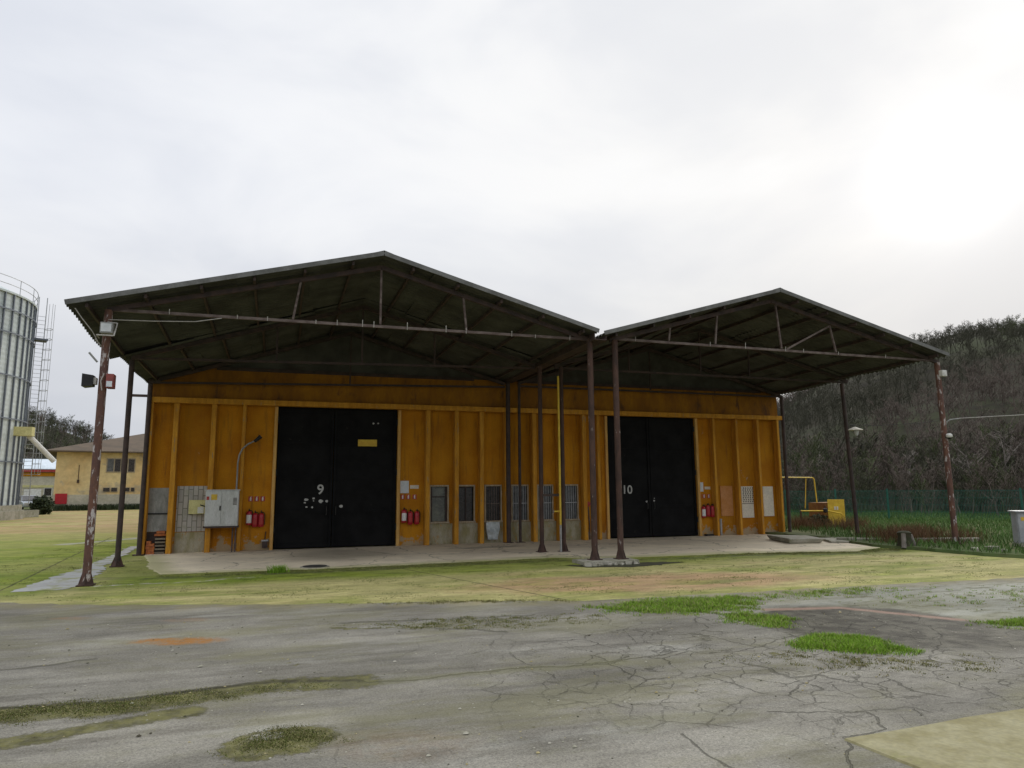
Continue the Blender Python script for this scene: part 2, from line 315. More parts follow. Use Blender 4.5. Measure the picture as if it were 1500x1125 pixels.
def mat_apron():
    t = NT('mossy_concrete'); P = t.P
    sp = t.n('ShaderNodeSeparateXYZ'); t.l(t.warp(0.8, 0.45), sp.inputs[0]); X, Y = sp.outputs['X'], sp.outputs['Y']
    ln = t.noise(1.0, 6, 0.62, t.mapv((0.35, 1.3, 1)))
    base = t.mix(t.rng(ln, 0.35, 0.65), (0.43, 0.38, 0.165), (0.31, 0.29, 0.11))
    pink = t.math('MAXIMUM', t.math('MULTIPLY', t.ell(t.warp(0.9, 0.9), (10.2, -3.4), (3.6, 1.1), 0.3, -0.12), 1.0), t.math('MULTIPLY', t.rng(t.noise(0.4, 4, 0.6, t.mapv((0.5, 1.6, 1), (9, 4, 0))), 0.56, 0.7), 0.45))
    far_p = t.math('MULTIPLY', t.math('MULTIPLY', t.rng(Y, 13.0, 22.0), t.rng(X, 2.0, -1.0)), t.rng(t.noise(0.16, 4, 0.6, t.mapv((0.5, 1.6, 1), (4, 4, 0))), 0.4, 0.58, 0.25, 0.9))
    base = t.mix(t.math('MAXIMUM', pink, far_p), base, (0.38, 0.255, 0.135))
    # green film in front of the floor slab and over the left yard
    g1 = t.math('MULTIPLY', t.math('MULTIPLY', t.rng(Y, -1.3, -0.2), t.rng(Y, 2.6, 1.6)), t.rng(X, -0.3, 0.6))
    g2 = t.math('MULTIPLY', t.rng(X, 0.6, -0.6), t.math('MULTIPLY', t.rng(Y, -2.2, -0.4), t.rng(Y, 26.0, 9.0)))
    gbr = t.rng(t.noise(0.22, 5, 0.62, t.mapv((0.45, 1.3, 1), (6, 1, 0))), 0.4, 0.6)
    g3 = t.math('MULTIPLY', t.ell(t.warp(0.5, 1.0), (0.55, 3.2), (0.95, 2.4), 0.3), 0.9)
    g4 = t.math('MULTIPLY', t.rng(t.noise(0.55, 6, 0.68, t.mapv((0.5, 1.3, 1), (2, 8, 0))), 0.47, 0.6), 0.6)
    gm = t.math('MAXIMUM', t.math('MAXIMUM', g1, g2), t.math('MAXIMUM', g3, g4))
    gcol = t.mix(t.rng(t.noise(1.6, 6, 0.65, t.mapv((0.5, 1.3, 1))), 0.36, 0.64), (0.115, 0.17, 0.012), (0.215, 0.26, 0.03))
    col = t.mix(t.math('MULTIPLY', gm, t.math('MULTIPLY', t.rng(t.noise(1.1, 6, 0.65), 0.28, 0.62, 0.84, 1.0), t.rng(gbr, 0, 1, 0.72, 1.0))), base, gcol)
    dk = t.math('MULTIPLY', t.rng(t.path(t.warp(0.3, 1.2), [(1.2, 0.75), (4.8, 0.7), (8.5, 0.95), (10.4, 0.9)]), 0.42, 0.05), t.rng(t.noise(2.4, 5, 0.7), 0.36, 0.6))
    dk2 = t.math('MULTIPLY', t.rng(t.path(t.warp(0.3, 1.2), [(12.0, 0.3), (15.6, 0.2), (18.2, -0.4), (20.3, 0.0)]), 0.4, 0.05), t.rng(t.noise(2.4, 5, 0.7), 0.34, 0.6))
    col = t.mix(t.math('MULTIPLY', t.math('MAXIMUM', dk, dk2), 0.85), col, (0.07, 0.085, 0.03))
    wht = t.math('MULTIPLY', t.rng(t.path(t.warp(0.3, 1.6), [(0.3, -0.15), (1.6, -0.1), (3.2, 0.25)]), 0.14, 0.02), t.rng(t.noise(5, 5, 0.7), 0.42, 0.62))
    col = t.mix(wht, col, (0.40, 0.38, 0.32))
    puddle = t.math('MULTIPLY', t.rng(t.path(t.warp(0.5, 0.9), [(-3.3, 12.4), (-2.0, 14.2), (-0.9, 15.6)]), 0.45, 0.1), 0.7)
    col = t.mix(puddle, col, (0.36, 0.36, 0.33))
    jt = t.rng(t.path(t.warp(0.05, 2.0), [(-1.0, -2.0), (-1.25, -0.2), (-1.92, 7.8), (-2.6, 16.0)]), 0.035, 0.012)
    jt2 = t.rng(t.path(t.warp(0.05, 2.0), [(6.2, 0.6), (7.05, -2.2), (7.9, -4.9)]), 0.03, 0.01)
    jt3 = t.rng(t.path(t.warp(0.05, 2.0), [(12.0, -0.9), (13.6, -2.2), (14.8, -4.0)]), 0.03, 0.01)
    col = t.mix(t.math('MULTIPLY', t.math('MAXIMUM', jt, t.math('MAXIMUM', jt2, jt3)), 0.8), col, (0.06, 0.055, 0.025))
    col = t.mix(1.0, col, t.rng(t.noise(2.4, 6, 0.72, t.mapv((0.5, 1.5, 1), (3, 3, 0))), 0.3, 0.7, 0.68, 1.28, False), 'MULTIPLY')
    fine = t.noise(50, 4, 0.75); m = t.noise(6, 5, 0.7)
    col = t.mix(1.0, col, t.rng(t.math('ADD', t.math('MULTIPLY', fine, 0.6), t.math('MULTIPLY', t.noise(14, 5, 0.75), 0.4)), 0.3, 0.7, 0.6, 1.34, False), 'MULTIPLY')
    col = t.mix(t.rng(t.noise(9, 5, 0.75, t.mapv(loc=(4, 4, 0))), 0.62, 0.7, 0, 0.7), col, (0.11, 0.10, 0.05))
    col = t.mix(t.rng(m, 0.55, 0.72, 0, 0.5), col, (0.15, 0.145, 0.055)); col = t.mix(t.rng(t.noise(0.7, 6, 0.65, t.mapv((0.4, 1.5, 1), (8, 8, 0))), 0.55, 0.68, 0, 0.6), col, (0.19, 0.185, 0.075))
    return t.fin(col, 0.9, t.bump(t.math('ADD', fine, m), 0.7, 0.02), None, 0.2)

def mat_floor():
    t = NT('floor_concrete')
    big = t.noise(0.7, 6, 0.6, dist=0.5); st = t.noise(2.2, 6, 0.65)
    col = t.mix(t.rng(big, 0.35, 0.65), (0.72, 0.63, 0.46), (0.60, 0.52, 0.385))
    col = t.mix(t.rng(st, 0.56, 0.72, 0, 0.65), col, (0.30, 0.26, 0.19))
    oil = t.math('MAXIMUM', t.ell(t.warp(0.5, 1.2), (5.1, 4.6), (1.3, 1.5), 0.5), t.ell(t.warp(0.4, 1.4), (9.6, 5.3), (1.2, 0.3), 0.4))
    col = t.mix(t.math('MULTIPLY', oil, 0.5), col, (0.16, 0.145, 0.11))
    fine = t.noise(40, 4, 0.7)
    col = t.mix(1.0, col, t.rng(fine, 0.25, 0.75, 0.85, 1.12, False), 'MULTIPLY')
    g = t.math('MULTIPLY', t.rng(t.path(t.warp(0.4, 1.0), [(0.2, 6), (1.0, 2.0), (1.3, 1.3), (4.9, 1.2), (8.2, 1.45), (10.4, 1.6), (11.4, 0.95), (15.6, 0.75), (18.4, 0.05), (20.4, 0.9), (21.6, 3.6)]), 0.75, 0.05), 0.75)
    col = t.mix(g, col, (0.34, 0.33, 0.15))
    vo = t.n('ShaderNodeTexVoronoi', feature='DISTANCE_TO_EDGE'); t.l(t.warp(0.5, 0.9), vo.inputs['Vector']); vo.inputs['Scale'].default_value = 0.42
    col = t.mix(t.math('MULTIPLY', t.rng(vo.outputs['Distance'], 0.012, 0.003), 0.6), col, (0.08, 0.075, 0.06))
    return t.fin(col, 0.85, t.bump(t.math('ADD', fine, st), 0.25, 0.01), None, 0.25)

def mat_orange():
    t = NT('orange_render')
    big = t.noise(0.9, 6, 0.6); st = t.noise(2.0, 6, 0.65, t.mapv((3.2, 3.2, 0.35))); fine = t.noise(30, 4, 0.65)
    col = t.mix(t.rng(big, 0.35, 0.68), (0.54, 0.235, 0.012), (0.43, 0.165, 0.008))
    sx = t.n('ShaderNodeSeparateXYZ'); t.l(t.P, sx.inputs[0])
    wn_ = t.n('ShaderNodeTexWhiteNoise', noise_dimensions='1D'); t.l(t.math('FLOOR', t.math('MULTIPLY', sx.outputs['X'], 1.06)), wn_.inputs['W'])
    col = t.mix(1.0, col, t.rng(wn_.outputs['Value'], 0, 1, 0.78, 1.08, False), 'MULTIPLY')
    col = t.mix(t.rng(st, 0.5, 0.72, 0, 0.75), col, (0.24, 0.105, 0.018))
    run = t.noise(3.0, 5, 0.7, t.mapv((6, 6, 0.5), (2, 2, 5))); col = t.mix(t.rng(run, 0.62, 0.72, 0, 0.65), col, (0.14, 0.06, 0.018))
    worn = t.rng(t.math('SUBTRACT', t.noise(4, 6, 0.7), t.math('MULTIPLY', sx.outputs['Z'], 0.45)), 0.36, 0.44); col = t.mix(t.math('MULTIPLY', worn, 0.8), col, (0.36, 0.31, 0.21))
    col = t.mix(t.rng(t.noise(7, 6, 0.75, t.mapv(loc=(9, 3, 1))), 0.64, 0.7, 0, 0.8), col, (0.13, 0.07, 0.03))
    col = t.mix(t.rng(t.noise(3.5, 6, 0.7, t.mapv(loc=(3, 1, 4))), 0.66, 0.74, 0, 0.7), col, (0.34, 0.30, 0.22))
    col = t.mix(1.0, col, t.rng(fine, 0.25, 0.75, 0.85, 1.12, False), 'MULTIPLY')
    return t.fin(col, 0.85, t.bump(t.math('ADD', fine, big), 0.2, 0.01), None, 0.2)

M = {}
M['asphalt'] = mat_asphalt(); M['apron'] = mat_apron(); M['floor'] = mat_floor(); M['orange'] = mat_orange()
M['orange_dark'] = pm('brown_orange_upper_wall', (0.36, 0.155, 0.012), (0.24, 0.10, 0.012), 1.2, 0.85, 0.15, stretch=(1, 1, 0.4), fleck=(0.12, 0.055, 0.02), fleck_t=(0.56, 0.72), fleck_scale=3)  # darker, browner orange for the wall band above the lintel
M['rib'] = pm('orange_rib_paint', (0.58, 0.28, 0.03), (0.43, 0.19, 0.018), 2.2, 0.85, 0.15, stretch=(3, 3, 0.5), fleck=(0.30, 0.22, 0.13), fleck_t=(0.6, 0.7), fleck_scale=5)
M['jamb'] = pm('ochre_jamb_paint', (0.66, 0.40, 0.12), (0.5, 0.27, 0.07), 3, 0.7, 0.1, stretch=(3, 3, 0.5))
M['lowpanel'] = pm('bare_mossy_panel', (0.38, 0.35, 0.26), (0.27, 0.24, 0.12), 2.4, 0.9, 0.2, stretch=(2, 2, 0.8), fleck=(0.40, 0.22, 0.05), fleck_t=(0.58, 0.7), fleck_scale=4)
M['gate'] = pm('black_gate_steel', (0.011, 0.011, 0.011), (0.006, 0.006, 0.006), 1.6, 0.75, 0.1, fleck=(0.035, 0.032, 0.026), fleck_t=(0.66, 0.76), fleck_scale=5, spec=0.12)
M['white'] = pm('weathered_white_paint', (0.72, 0.71, 0.67), (0.58, 0.57, 0.52), 5, 0.6, 0.08)
M['paint_white'] = pm('stencil_white', (0.55, 0.55, 0.52), (0.35, 0.35, 0.33), 40, 0.8, 0.0)
M['steel_rust'] = pm('rusty_brown_steel', (0.085, 0.047, 0.034), (0.048, 0.03, 0.024), 7, 0.8, 0.3, stretch=(1, 1, 0.35), fleck=(0.30, 0.27, 0.25), fleck_t=(0.64, 0.7), fleck_scale=14)
M['steel_flaky'] = pm('flaking_post_paint', (0.10, 0.055, 0.045), (0.15, 0.075, 0.05), 8, 0.8, 0.35, stretch=(1, 1, 0.4), fleck=(0.45, 0.41, 0.39), fleck_t=(0.55, 0.62), fleck_scale=11)
M['steel_dark'] = pm('dark_canopy_steel', (0.075, 0.05, 0.042), (0.045, 0.034, 0.03), 5, 0.75, 0.15)
M['steel_grey'] = pm('greyish_truss_steel', (0.155, 0.122, 0.105), (0.08, 0.055, 0.046), 9, 0.65, 0.1, stretch=(0.5, 1, 1))
M['zinc'] = pm('dull_zinc', (0.40, 0.41, 0.42), (0.30, 0.31, 0.31), 4, 0.45, 0.05, metal=0.3)
def mat_roof():
    t = NT('aged_corrugated_sheet')
    n = t.noise(1.1, 6, 0.65); st = t.noise(1.6, 6, 0.7, t.mapv((0.4, 3, 1)))
    col = t.mix(t.rng(n, 0.35, 0.65), (0.085, 0.085, 0.07), (0.05, 0.048, 0.04))
    col = t.mix(t.rng(st, 0.55, 0.72, 0, 0.6), col, (0.05, 0.037, 0.028))
    col = t.mix(t.rng(t.noise(26, 4, 0.7), 0.6, 0.7, 0, 0.3), col, (0.2, 0.2, 0.17))
    return t.fin(col, 0.9, t.bump(t.noise(30, 4, 0.7), 0.2, 0.01), None, 0.2)
M['roof'] = mat_roof()
M['ridge'] = pm('grey_ridge_cap', (0.16, 0.16, 0.15), (0.10, 0.10, 0.09), 3, 0.7, 0.1)
M['red'] = pm('extinguisher_red', (0.42, 0.012, 0.025), (0.34, 0.01, 0.02), 3, 0.35, 0.0, spec=0.5)
M['redflat'] = pm('faded_red_paint', (0.42, 0.06, 0.05), (0.35, 0.05, 0.045), 6, 0.7, 0.05)
M['reddull'] = pm('dusty_red_paint', (0.27, 0.075, 0.065), (0.2, 0.06, 0.055), 7, 0.8, 0.1)
M['black'] = pm('black_plastic', (0.02, 0.02, 0.02), (0.012, 0.012, 0.012), 8, 0.5, 0.05)
M['paper'] = pm('sun_bleached_paper', (0.66, 0.69, 0.70), (0.55, 0.6, 0.63), 12, 0.8, 0.02)
M['cabinet'] = pm('pale_grey_cabinet_paint', (0.56, 0.57, 0.55), (0.47, 0.48, 0.45), 3, 0.5, 0.05, stretch=(2, 2, 0.5), fleck=(0.38, 0.36, 0.3), fleck_t=(0.68, 0.76), fleck_scale=5)
M['greybox'] = pm('grey_cabinet_steel', (0.36, 0.37, 0.38), (0.29, 0.30, 0.31), 3, 0.5, 0.05)
M['paleyellow'] = pm('pale_yellow_enamel', (0.60, 0.56, 0.26), (0.5, 0.46, 0.2), 4, 0.6, 0.05)
M['gasyellow'] = pm('gas_pipe_yellow', (0.66, 0.47, 0.05), (0.55, 0.36, 0.035), 5, 0.55, 0.08)
M['brownside'] = pm('brown_cabinet_sheet', (0.22, 0.105, 0.02), (0.15, 0.06, 0.015), 4, 0.75, 0.15)
M['warn'] = pm('warning_yellow', (0.65, 0.45, 0.06), (0.55, 0.36, 0.05), 8, 0.7, 0.0)
M['greypanel'] = pm('grey_sheet_panel', (0.33, 0.33, 0.31), (0.22, 0.225, 0.21), 4, 0.7, 0.1, stretch=(1.5, 1.5, 0.6))
M['woodframe'] = pm('bleached_window_wood', (0.44, 0.38, 0.28), (0.3, 0.24, 0.15), 8, 0.8, 0.15, stretch=(3, 3, 0.5))
def mat_glass(name, c, c2):
    t = NT(name); col = t.mix(t.rng(t.noise(4, 5, 0.6), 0.4, 0.65), c, c2); return t.fin(col, t.rng(t.noise(9, 4, 0.6), 0.3, 0.7, 0.15, 0.45), None, None, 0.5)
M['glass_green'] = mat_glass('dusty_green_glass', (0.13, 0.14, 0.11), (0.08, 0.085, 0.075))
M['glass_dark'] = mat_glass('dark_glass', (0.03, 0.025, 0.022), (0.02, 0.018, 0.018))
M['glass_grey'] = mat_glass('dusty_grey_glass', (0.10, 0.105, 0.105), (0.06, 0.065, 0.065))
M['boardwhite'] = pm('off_white_board', (0.68, 0.62, 0.5), (0.6, 0.56, 0.47), 3, 0.8, 0.05)
M['boardpink'] = pm('pinkish_orange_board', (0.52, 0.25, 0.1), (0.46, 0.2, 0.06), 3, 0.85, 0.08)
M['brick'] = pm('orange_brick', (0.50, 0.17, 0.05), (0.34, 0.11, 0.05), 9, 0.9, 0.2)
M['oldwood'] = pm('grey_old_wood', (0.26, 0.22, 0.16), (0.17, 0.14, 0.1), 5, 0.9, 0.25, stretch=(0.5, 3, 3))
M['concrete'] = pm('stained_concrete', (0.36, 0.34, 0.28), (0.24, 0.23, 0.17), 2.5, 0.9, 0.25, fleck=(0.16, 0.165, 0.08), fleck_t=(0.58, 0.7), fleck_scale=4)
M['path'] = pm('damp_pale_concrete', (0.34, 0.345, 0.33), (0.27, 0.27, 0.25), 1.5, 0.55, 0.12, fleck=(0.2, 0.21, 0.08), fleck_t=(0.5, 0.62), fleck_scale=2.2)
M['slab'] = pm('yellowed_concrete', (0.22, 0.195, 0.095), (0.30, 0.275, 0.16), 3.2, 0.9, 0.3, fleck=(0.22, 0.21, 0.09), fleck_t=(0.55, 0.7), fleck_scale=3.5)
M['soil'] = pm('dark_soil', (0.05, 0.042, 0.025), (0.03, 0.035, 0.015), 8, 0.95, 0.5)
M['iron'] = pm('cast_iron', (0.05, 0.047, 0.042), (0.03, 0.03, 0.028), 12, 0.7, 0.3)
M['silo'] = pm('galvanised_silo_sheet', (0.56, 0.61, 0.60), (0.46, 0.51, 0.50), 0.8, 0.6, 0.0, metal=0.1, stretch=(1, 1, 0.3))
M['silo_rib'] = pm('galvanised_stiffener', (0.16, 0.18, 0.21), (0.12, 0.135, 0.16), 2, 0.5, 0.04, metal=0.3)
M['beige'] = pm('beige_plaster', (0.66, 0.53, 0.27), (0.60, 0.43, 0.2), 0.25, 0.9, 0.05, fleck=(0.42, 0.36, 0.25), fleck_t=(0.54, 0.66), fleck_scale=0.5)
M['plinthgrey'] = pm('grey_plaster', (0.52, 0.48, 0.37), (0.42, 0.39, 0.29), 0.6, 0.9, 0.05)
M['tile'] = pm('brown_roof_tile', (0.135, 0.10, 0.068), (0.10, 0.078, 0.055), 0.8, 0.85, 0.3, stretch=(1, 1, 3))
M['metalroof'] = pm('pale_blue_metal_roof', (0.60, 0.66, 0.70), (0.5, 0.56, 0.6), 0.5, 0.5, 0.02)
M['green_wire'] = pm('green_coated_wire', (0.025, 0.12, 0.085), (0.02, 0.09, 0.07), 3, 0.6, 0.0)
M['carpaint'] = pm('silver_car_paint', (0.42, 0.45, 0.47), (0.38, 0.41, 0.43), 1, 0.3, 0.0, metal=0.4, spec=0.5)
M['lampglass'] = mat_glass('lamp_glass', (0.55, 0.57, 0.56), (0.45, 0.47, 0.46))
M['sack'] = pm('pale_plastic_sack', (0.50, 0.54, 0.54), (0.34, 0.37, 0.36), 6, 0.6, 0.3)
M['wire'] = pm('pale_cable', (0.42, 0.40, 0.36), (0.35, 0.33, 0.3), 4, 0.6, 0.0)
M['wire_dark'] = pm('dark_cable', (0.09, 0.085, 0.08), (0.07, 0.065, 0.06), 4, 0.6, 0.0)
def mat_tiles():
    t = NT('whitewashed_blocks'); b = t.n('ShaderNodeTexBrick'); t.l(t.mapv((1, 1, 1), rot=(R(90), 0, R(0))), b.inputs['Vector'])
    v = t.n('ShaderNodeCombineXYZ'); s_ = t.n('ShaderNodeSeparateXYZ'); t.l(t.P, s_.inputs[0]); t.l(s_.outputs['Z'], v.inputs['X']); t.l(s_.outputs['X'], v.inputs['Y']); t.l(v.outputs[0], b.inputs['Vector'])
    b.inputs['Color1'].default_value = (0.47, 0.44, 0.39, 1); b.inputs['Color2'].default_value = (0.38, 0.36, 0.33, 1); b.inputs['Mortar'].default_value = (0.2, 0.19, 0.16, 1)
    b.inputs['Scale'].default_value = 1.0; b.inputs['Brick Width'].default_value = 0.36; b.inputs['Row Height'].default_value = 0.13; b.inputs['Mortar Size'].default_value = 0.012
    col = t.mix(t.rng(t.noise(5, 5, 0.6), 0.5, 0.7, 0, 0.5), b.outputs[0], (0.3, 0.3, 0.22))
    return t.fin(col, 0.85, t.bump(b.outputs['Fac'], 0.4, -0.01))
M['tiles'] = mat_tiles()
def mat_leaf(name, a, b, sc=0.6):
    t = NT(name); inf = t.n('ShaderNodeObjectInfo'); geo = t.n('ShaderNodeNewGeometry')
    f = t.rng(t.math('ADD', t.math('MULTIPLY', geo.outputs['Random Per Island'], 0.5), t.math('MULTIPLY', t.noise(sc, 4, 0.6), 0.6)), 0.25, 0.75)
    return t.fin(t.mix(f, a, b), 0.75, None, None, 0.2)
M['grass'] = mat_leaf('bright_weed_grass', (0.085, 0.19, 0.012), (0.24, 0.39, 0.035), 3)
M['grass_dull'] = mat_leaf('verge_grass', (0.045, 0.10, 0.022), (0.095, 0.165, 0.04), 0.4)
M['weed_brown'] = mat_leaf('dry_weed', (0.085, 0.045, 0.025), (0.15, 0.085, 0.04), 1.2)
M['deadblade'] = mat_leaf('dead_grass_blade', (0.20, 0.165, 0.07), (0.33, 0.28, 0.14), 3)
M['moss_tuft'] = mat_leaf('crack_moss', (0.06, 0.07, 0.018), (0.13, 0.155, 0.035), 5)
M['leaf_dark'] = mat_leaf('dark_shrub_leaf', (0.02, 0.03, 0.015), (0.05, 0.065, 0.03), 1.5)
M['twig'] = mat_leaf('brown_grey_twigs', (0.048, 0.048, 0.031), (0.076, 0.073, 0.05), 0.05)
M['twig_red'] = mat_leaf('reddish_twigs', (0.09, 0.072, 0.058), (0.15, 0.122, 0.1), 0.08)
M['twig_green'] = mat_leaf('mossy_twigs', (0.055, 0.066, 0.03), (0.09, 0.102, 0.046), 0.06)
M['bark'] = pm('pale_grey_bark', (0.21, 0.185, 0.16), (0.14, 0.12, 0.1), 5, 0.9, 0.2)
def mat_hill():
    t = NT('leaf_litter_slope'); n = t.noise(0.03, 6, 0.65); k = t.noise(0.25, 6, 0.7)
    col = t.mix(t.rng(n, 0.4, 0.6), (0.042, 0.038, 0.026), (0.044, 0.05, 0.025)); col = t.mix(t.rng(k, 0.45, 0.65), col, (0.03, 0.027, 0.02))
    return t.fin(col, 0.95, None, None, 0.1)
M['hill'] = mat_hill()
def mat_ground():
    t = NT('rough_grassland'); n = t.noise(0.12, 6, 0.65); k = t.noise(1.5, 6, 0.7)
    col = t.mix(t.rng(n, 0.38, 0.62), (0.06, 0.09, 0.028), (0.11, 0.11, 0.045)); col = t.mix(t.rng(k, 0.5, 0.68, 0, 0.7), col, (0.055, 0.05, 0.028))
    return t.fin(col, 0.95, t.bump(k, 0.5, 0.05), None, 0.1)
M['ground'] = mat_ground()
def mat_quarry():
    t = NT('pale_bare_earth'); return t.fin(t.mix(t.rng(t.noise(0.2, 5, 0.6), 0.4, 0.6), (0.33, 0.30, 0.22), (0.2, 0.18, 0.12)), 0.95)
M['quarry'] = mat_quarry()

# ------------------------------------------------------------------ ground sheets
def ragged(pts, step=0.35, amp=0.06, closed=True):
    out = []; n = len(pts)
    for i in range(n if closed else n - 1):
        a = Vector(pts[i]); b = Vector(pts[(i + 1) % n]); L = (b - a).length; k = max(1, min(160, int(L / step))); nr = Vector((-(b - a).y, (b - a).x)).normalized()
        for j in range(k):
            w = random.gauss(0, amp) if j else 0.0
            out.append(tuple(a.lerp(b, j / k) + nr * w))
    return out
def sheet(name, poly, z, mat, thick=0.0, slope=0.05):
    bm = bmesh.new(); vs_ = [bm.verts.new((p[0], p[1], z)) for p in poly]; f = bm.faces.new(vs_)
    if f.normal.z < 0: f.normal_flip()
    if thick:
        r = bmesh.ops.extrude_face_region(bm, geom=[f]); top = [v for v in r['geom'] if isinstance(v, bmesh.types.BMVert)]
        c = Vector((sum(v.co.x for v in top) / len(top), sum(v.co.y for v in top) / len(top), 0))
        for v in top: v.co.z = z + thick; d = (c - v.co); d.z = 0; v.co += d.normalized() * slope
    bmesh.ops.triangulate(bm, faces=bm.faces[:], ngon_method='EAR_CLIP'); bmesh.ops.recalc_face_normals(bm, faces=bm.faces)
    me = bpy.data.meshes.new(name); bm.to_mesh(me); bm.free(); me.materials.append(mat)
    o = bpy.data.objects.new(name, me); COL.objects.link(o); return struct(o)
struct(MB().box(-900, 900, -300, 1200, -1.0, -0.012).build('ground', M['ground']))
sheet('yard', [(-60, -30), (33, -30), (33, -13), (24, -6), (20.8, -3.4), (21.0, 0.5), (22.3, 7.0), (22.3, 45), (6, 66), (-60, 66)], -0.008, M['apron'])
bd = [(-14, 5.5), (-8, 2.35), (-0.75, -1.81), (0.9, -2.74), (3.64, -3.72), (6.5, -4.48), (8.1, -5.08), (9.8, -5.17), (13.2, -5.3), (17.2, -5.5), (24, -6.1), (33, -7.0)]
sheet('asphalt', ragged(bd, 0.22, 0.035, False) + [(33, -7.0), (33, -40), (-40, -40), (-40, 5.5)], -0.004, M['asphalt'])
sheet('canopy_floor', ragged([(-0.05, 7.03), (0.7, 3.0), (1.15, 1.45), (4.9, 1.22), (8.2, 1.49), (10.2, 1.66), (11.2, 0.95), (15.6, 0.73), (18.4, 0.0), (20.4, 0.9), (21.6, 3.65), (21.95, 7.03)], 0.25, 0.03), -0.004, M['floor'], 0.012, 0.03)
sheet('footpath', ragged([(-1.0, -0.5), (-0.2, -0.45), (-0.02, 0.1), (-0.12, 1.6), (-0.42, 4.2), (-0.55, 7.3), (-0.7, 10.4), (-0.98, 10.4), (-0.86, 7.0), (-0.82, 3.5), (-0.9, 1.5)], 0.13, 0.05), -0.004, M['path'], 0.006, 0.01)
sheet('corner_slab', ragged([(7.24, -11.36), (8.13, -11.33), (9.06, -11.3), (14, -11.1), (14, -15.5), (7.6, -15.5), (7.33, -12.4)], 0.3, 0.012), -0.004, M['slab'], 0.014, 0.01)
sheet('verge', ragged([(20.9, 7.0), (21.1, 4.2), (20.45, 2.4), (20.0, 1.0), (20.3, -0.6), (20.35, -2.2), (20.9, -3.6), (23, -5.4), (30, -8.0), (48, -13), (70, 8), (60, 60), (22.6, 60), (22.4, 7.2)], 0.3, 0.06), -0.004, M['ground'], 0.075, 0.1)

# terrain behind (two wooded slopes)
def hz(az, d, foot, crest, H):
    t = min(max((d - foot) / (crest - foot), 0), 1); return H * (t * t * (3 - 2 * t) * 0.45 + t * 0.55)
def az_pt(az, d): return (CAM.x + d * math.sin(az), CAM.y + d * math.cos(az))
def slope(name, az0, az1, foot, crest, Hf, far, n=60, m=26, ripple=1.2):
    V = []; F = []
    for i in range(n + 1):
        az = az0 + (az1 - az0) * i / n
        for j in range(m + 1):
            d = foot + (far - foot) * j / m; x, y = az_pt(az, d)
            z = hz(az, d, foot, crest, Hf(az)) if d <= crest else Hf(az) * (1 - 0.25 * (d - crest) / (far - crest))
            k = min(1, (d - foot) / 15); z += k * ripple * (math.sin(x * .11 + 1.3) * math.cos(y * .09) + .5 * math.sin(x * .27 + y * .31)); V.append((x, y, z - 0.3 + (0.25 if j else 0)))
    for i in range(n):
        for j in range(m): a = i * (m + 1) + j; F.append((a, a + 1, a + m + 2, a + m + 1))
    o = np_mesh(name, V, F, [M['hill']]); o.data.polygons.foreach_set('use_smooth', [True] * len(F)); return struct(o)
def interp(x, xs, ys): return float(np.interp(x, xs, ys))
AZ = lambda px: math.atan2((Fv + Rv * ((px - 750) / 1028.5) + Uv * (-0.13)).x, (Fv + Rv * ((px - 750) / 1028.5) + Uv * (-0.13)).y)
def Hr(az): return interp(az, [R(30), R(38), R(43.5), R(53), R(57.5), R(75)], [10, 18, 30, 36, 35, 38.5])
def Hl(az): return interp(az, [R(-40), R(-21), R(-17.5), R(-15), R(-13.5), R(-8), R(0)], [36, 28, 23.6, 21.0, 18.6, 9, 4])
slope('hill', R(24), R(80), 52, 190, Hr, 320)
slope('hill', R(-45), R(4), 130, 255, Hl, 400)

# ------------------------------------------------------------------ vegetation generators
def bare_tree(seed, h, spread, n1, n2, n3, r0, upright=0.6, fine=False):
    rr = np.random.default_rng(seed); segs = []
    def grow(p, d, L, r, lev):
        k = 3 if lev == 0 else 2
        pts = [p]; dd = d.copy()
        for i in range(k):
            dd = dd + rr.normal(0, 0.07 + 0.05 * lev, 3); dd[2] += 0.08; dd /= np.linalg.norm(dd); pts.append(pts[-1] + dd * (L / k))
        for i in range(k): segs.append((pts[i], pts[i + 1], r * (1 - 0.75 * i / k), r * (1 - 0.75 * (i + 1) / k)))
        nn = (n1, n2, n3, 0)[lev]
        for q_ in range(nn):
            t = rr.uniform(0.3 if lev == 0 else 0.15, 1.0); i = min(k - 1, int(t * k)); f = t * k - i; pp = pts[i] * (1 - f) + pts[i + 1] * f
            a = rr.uniform(0, 2 * math.pi); side = np.array([math.cos(a), math.sin(a), 0.0]) * spread + np.array([0, 0, upright]) + d * 0.4; side /= np.linalg.norm(side)
            grow(pp, side, L * rr.uniform(*((0.28, 0.48) if fine else (0.4, 0.6))) * (1.15 - 0.5 * t), r * 0.5 * (1.1 - 0.5 * t), lev + 1)
    grow(np.array([0, 0, 0.0]), np.array([rr.normal(0, .1), rr.normal(0, .1), 1.0]), h * 0.75, r0, 0)
    return segs
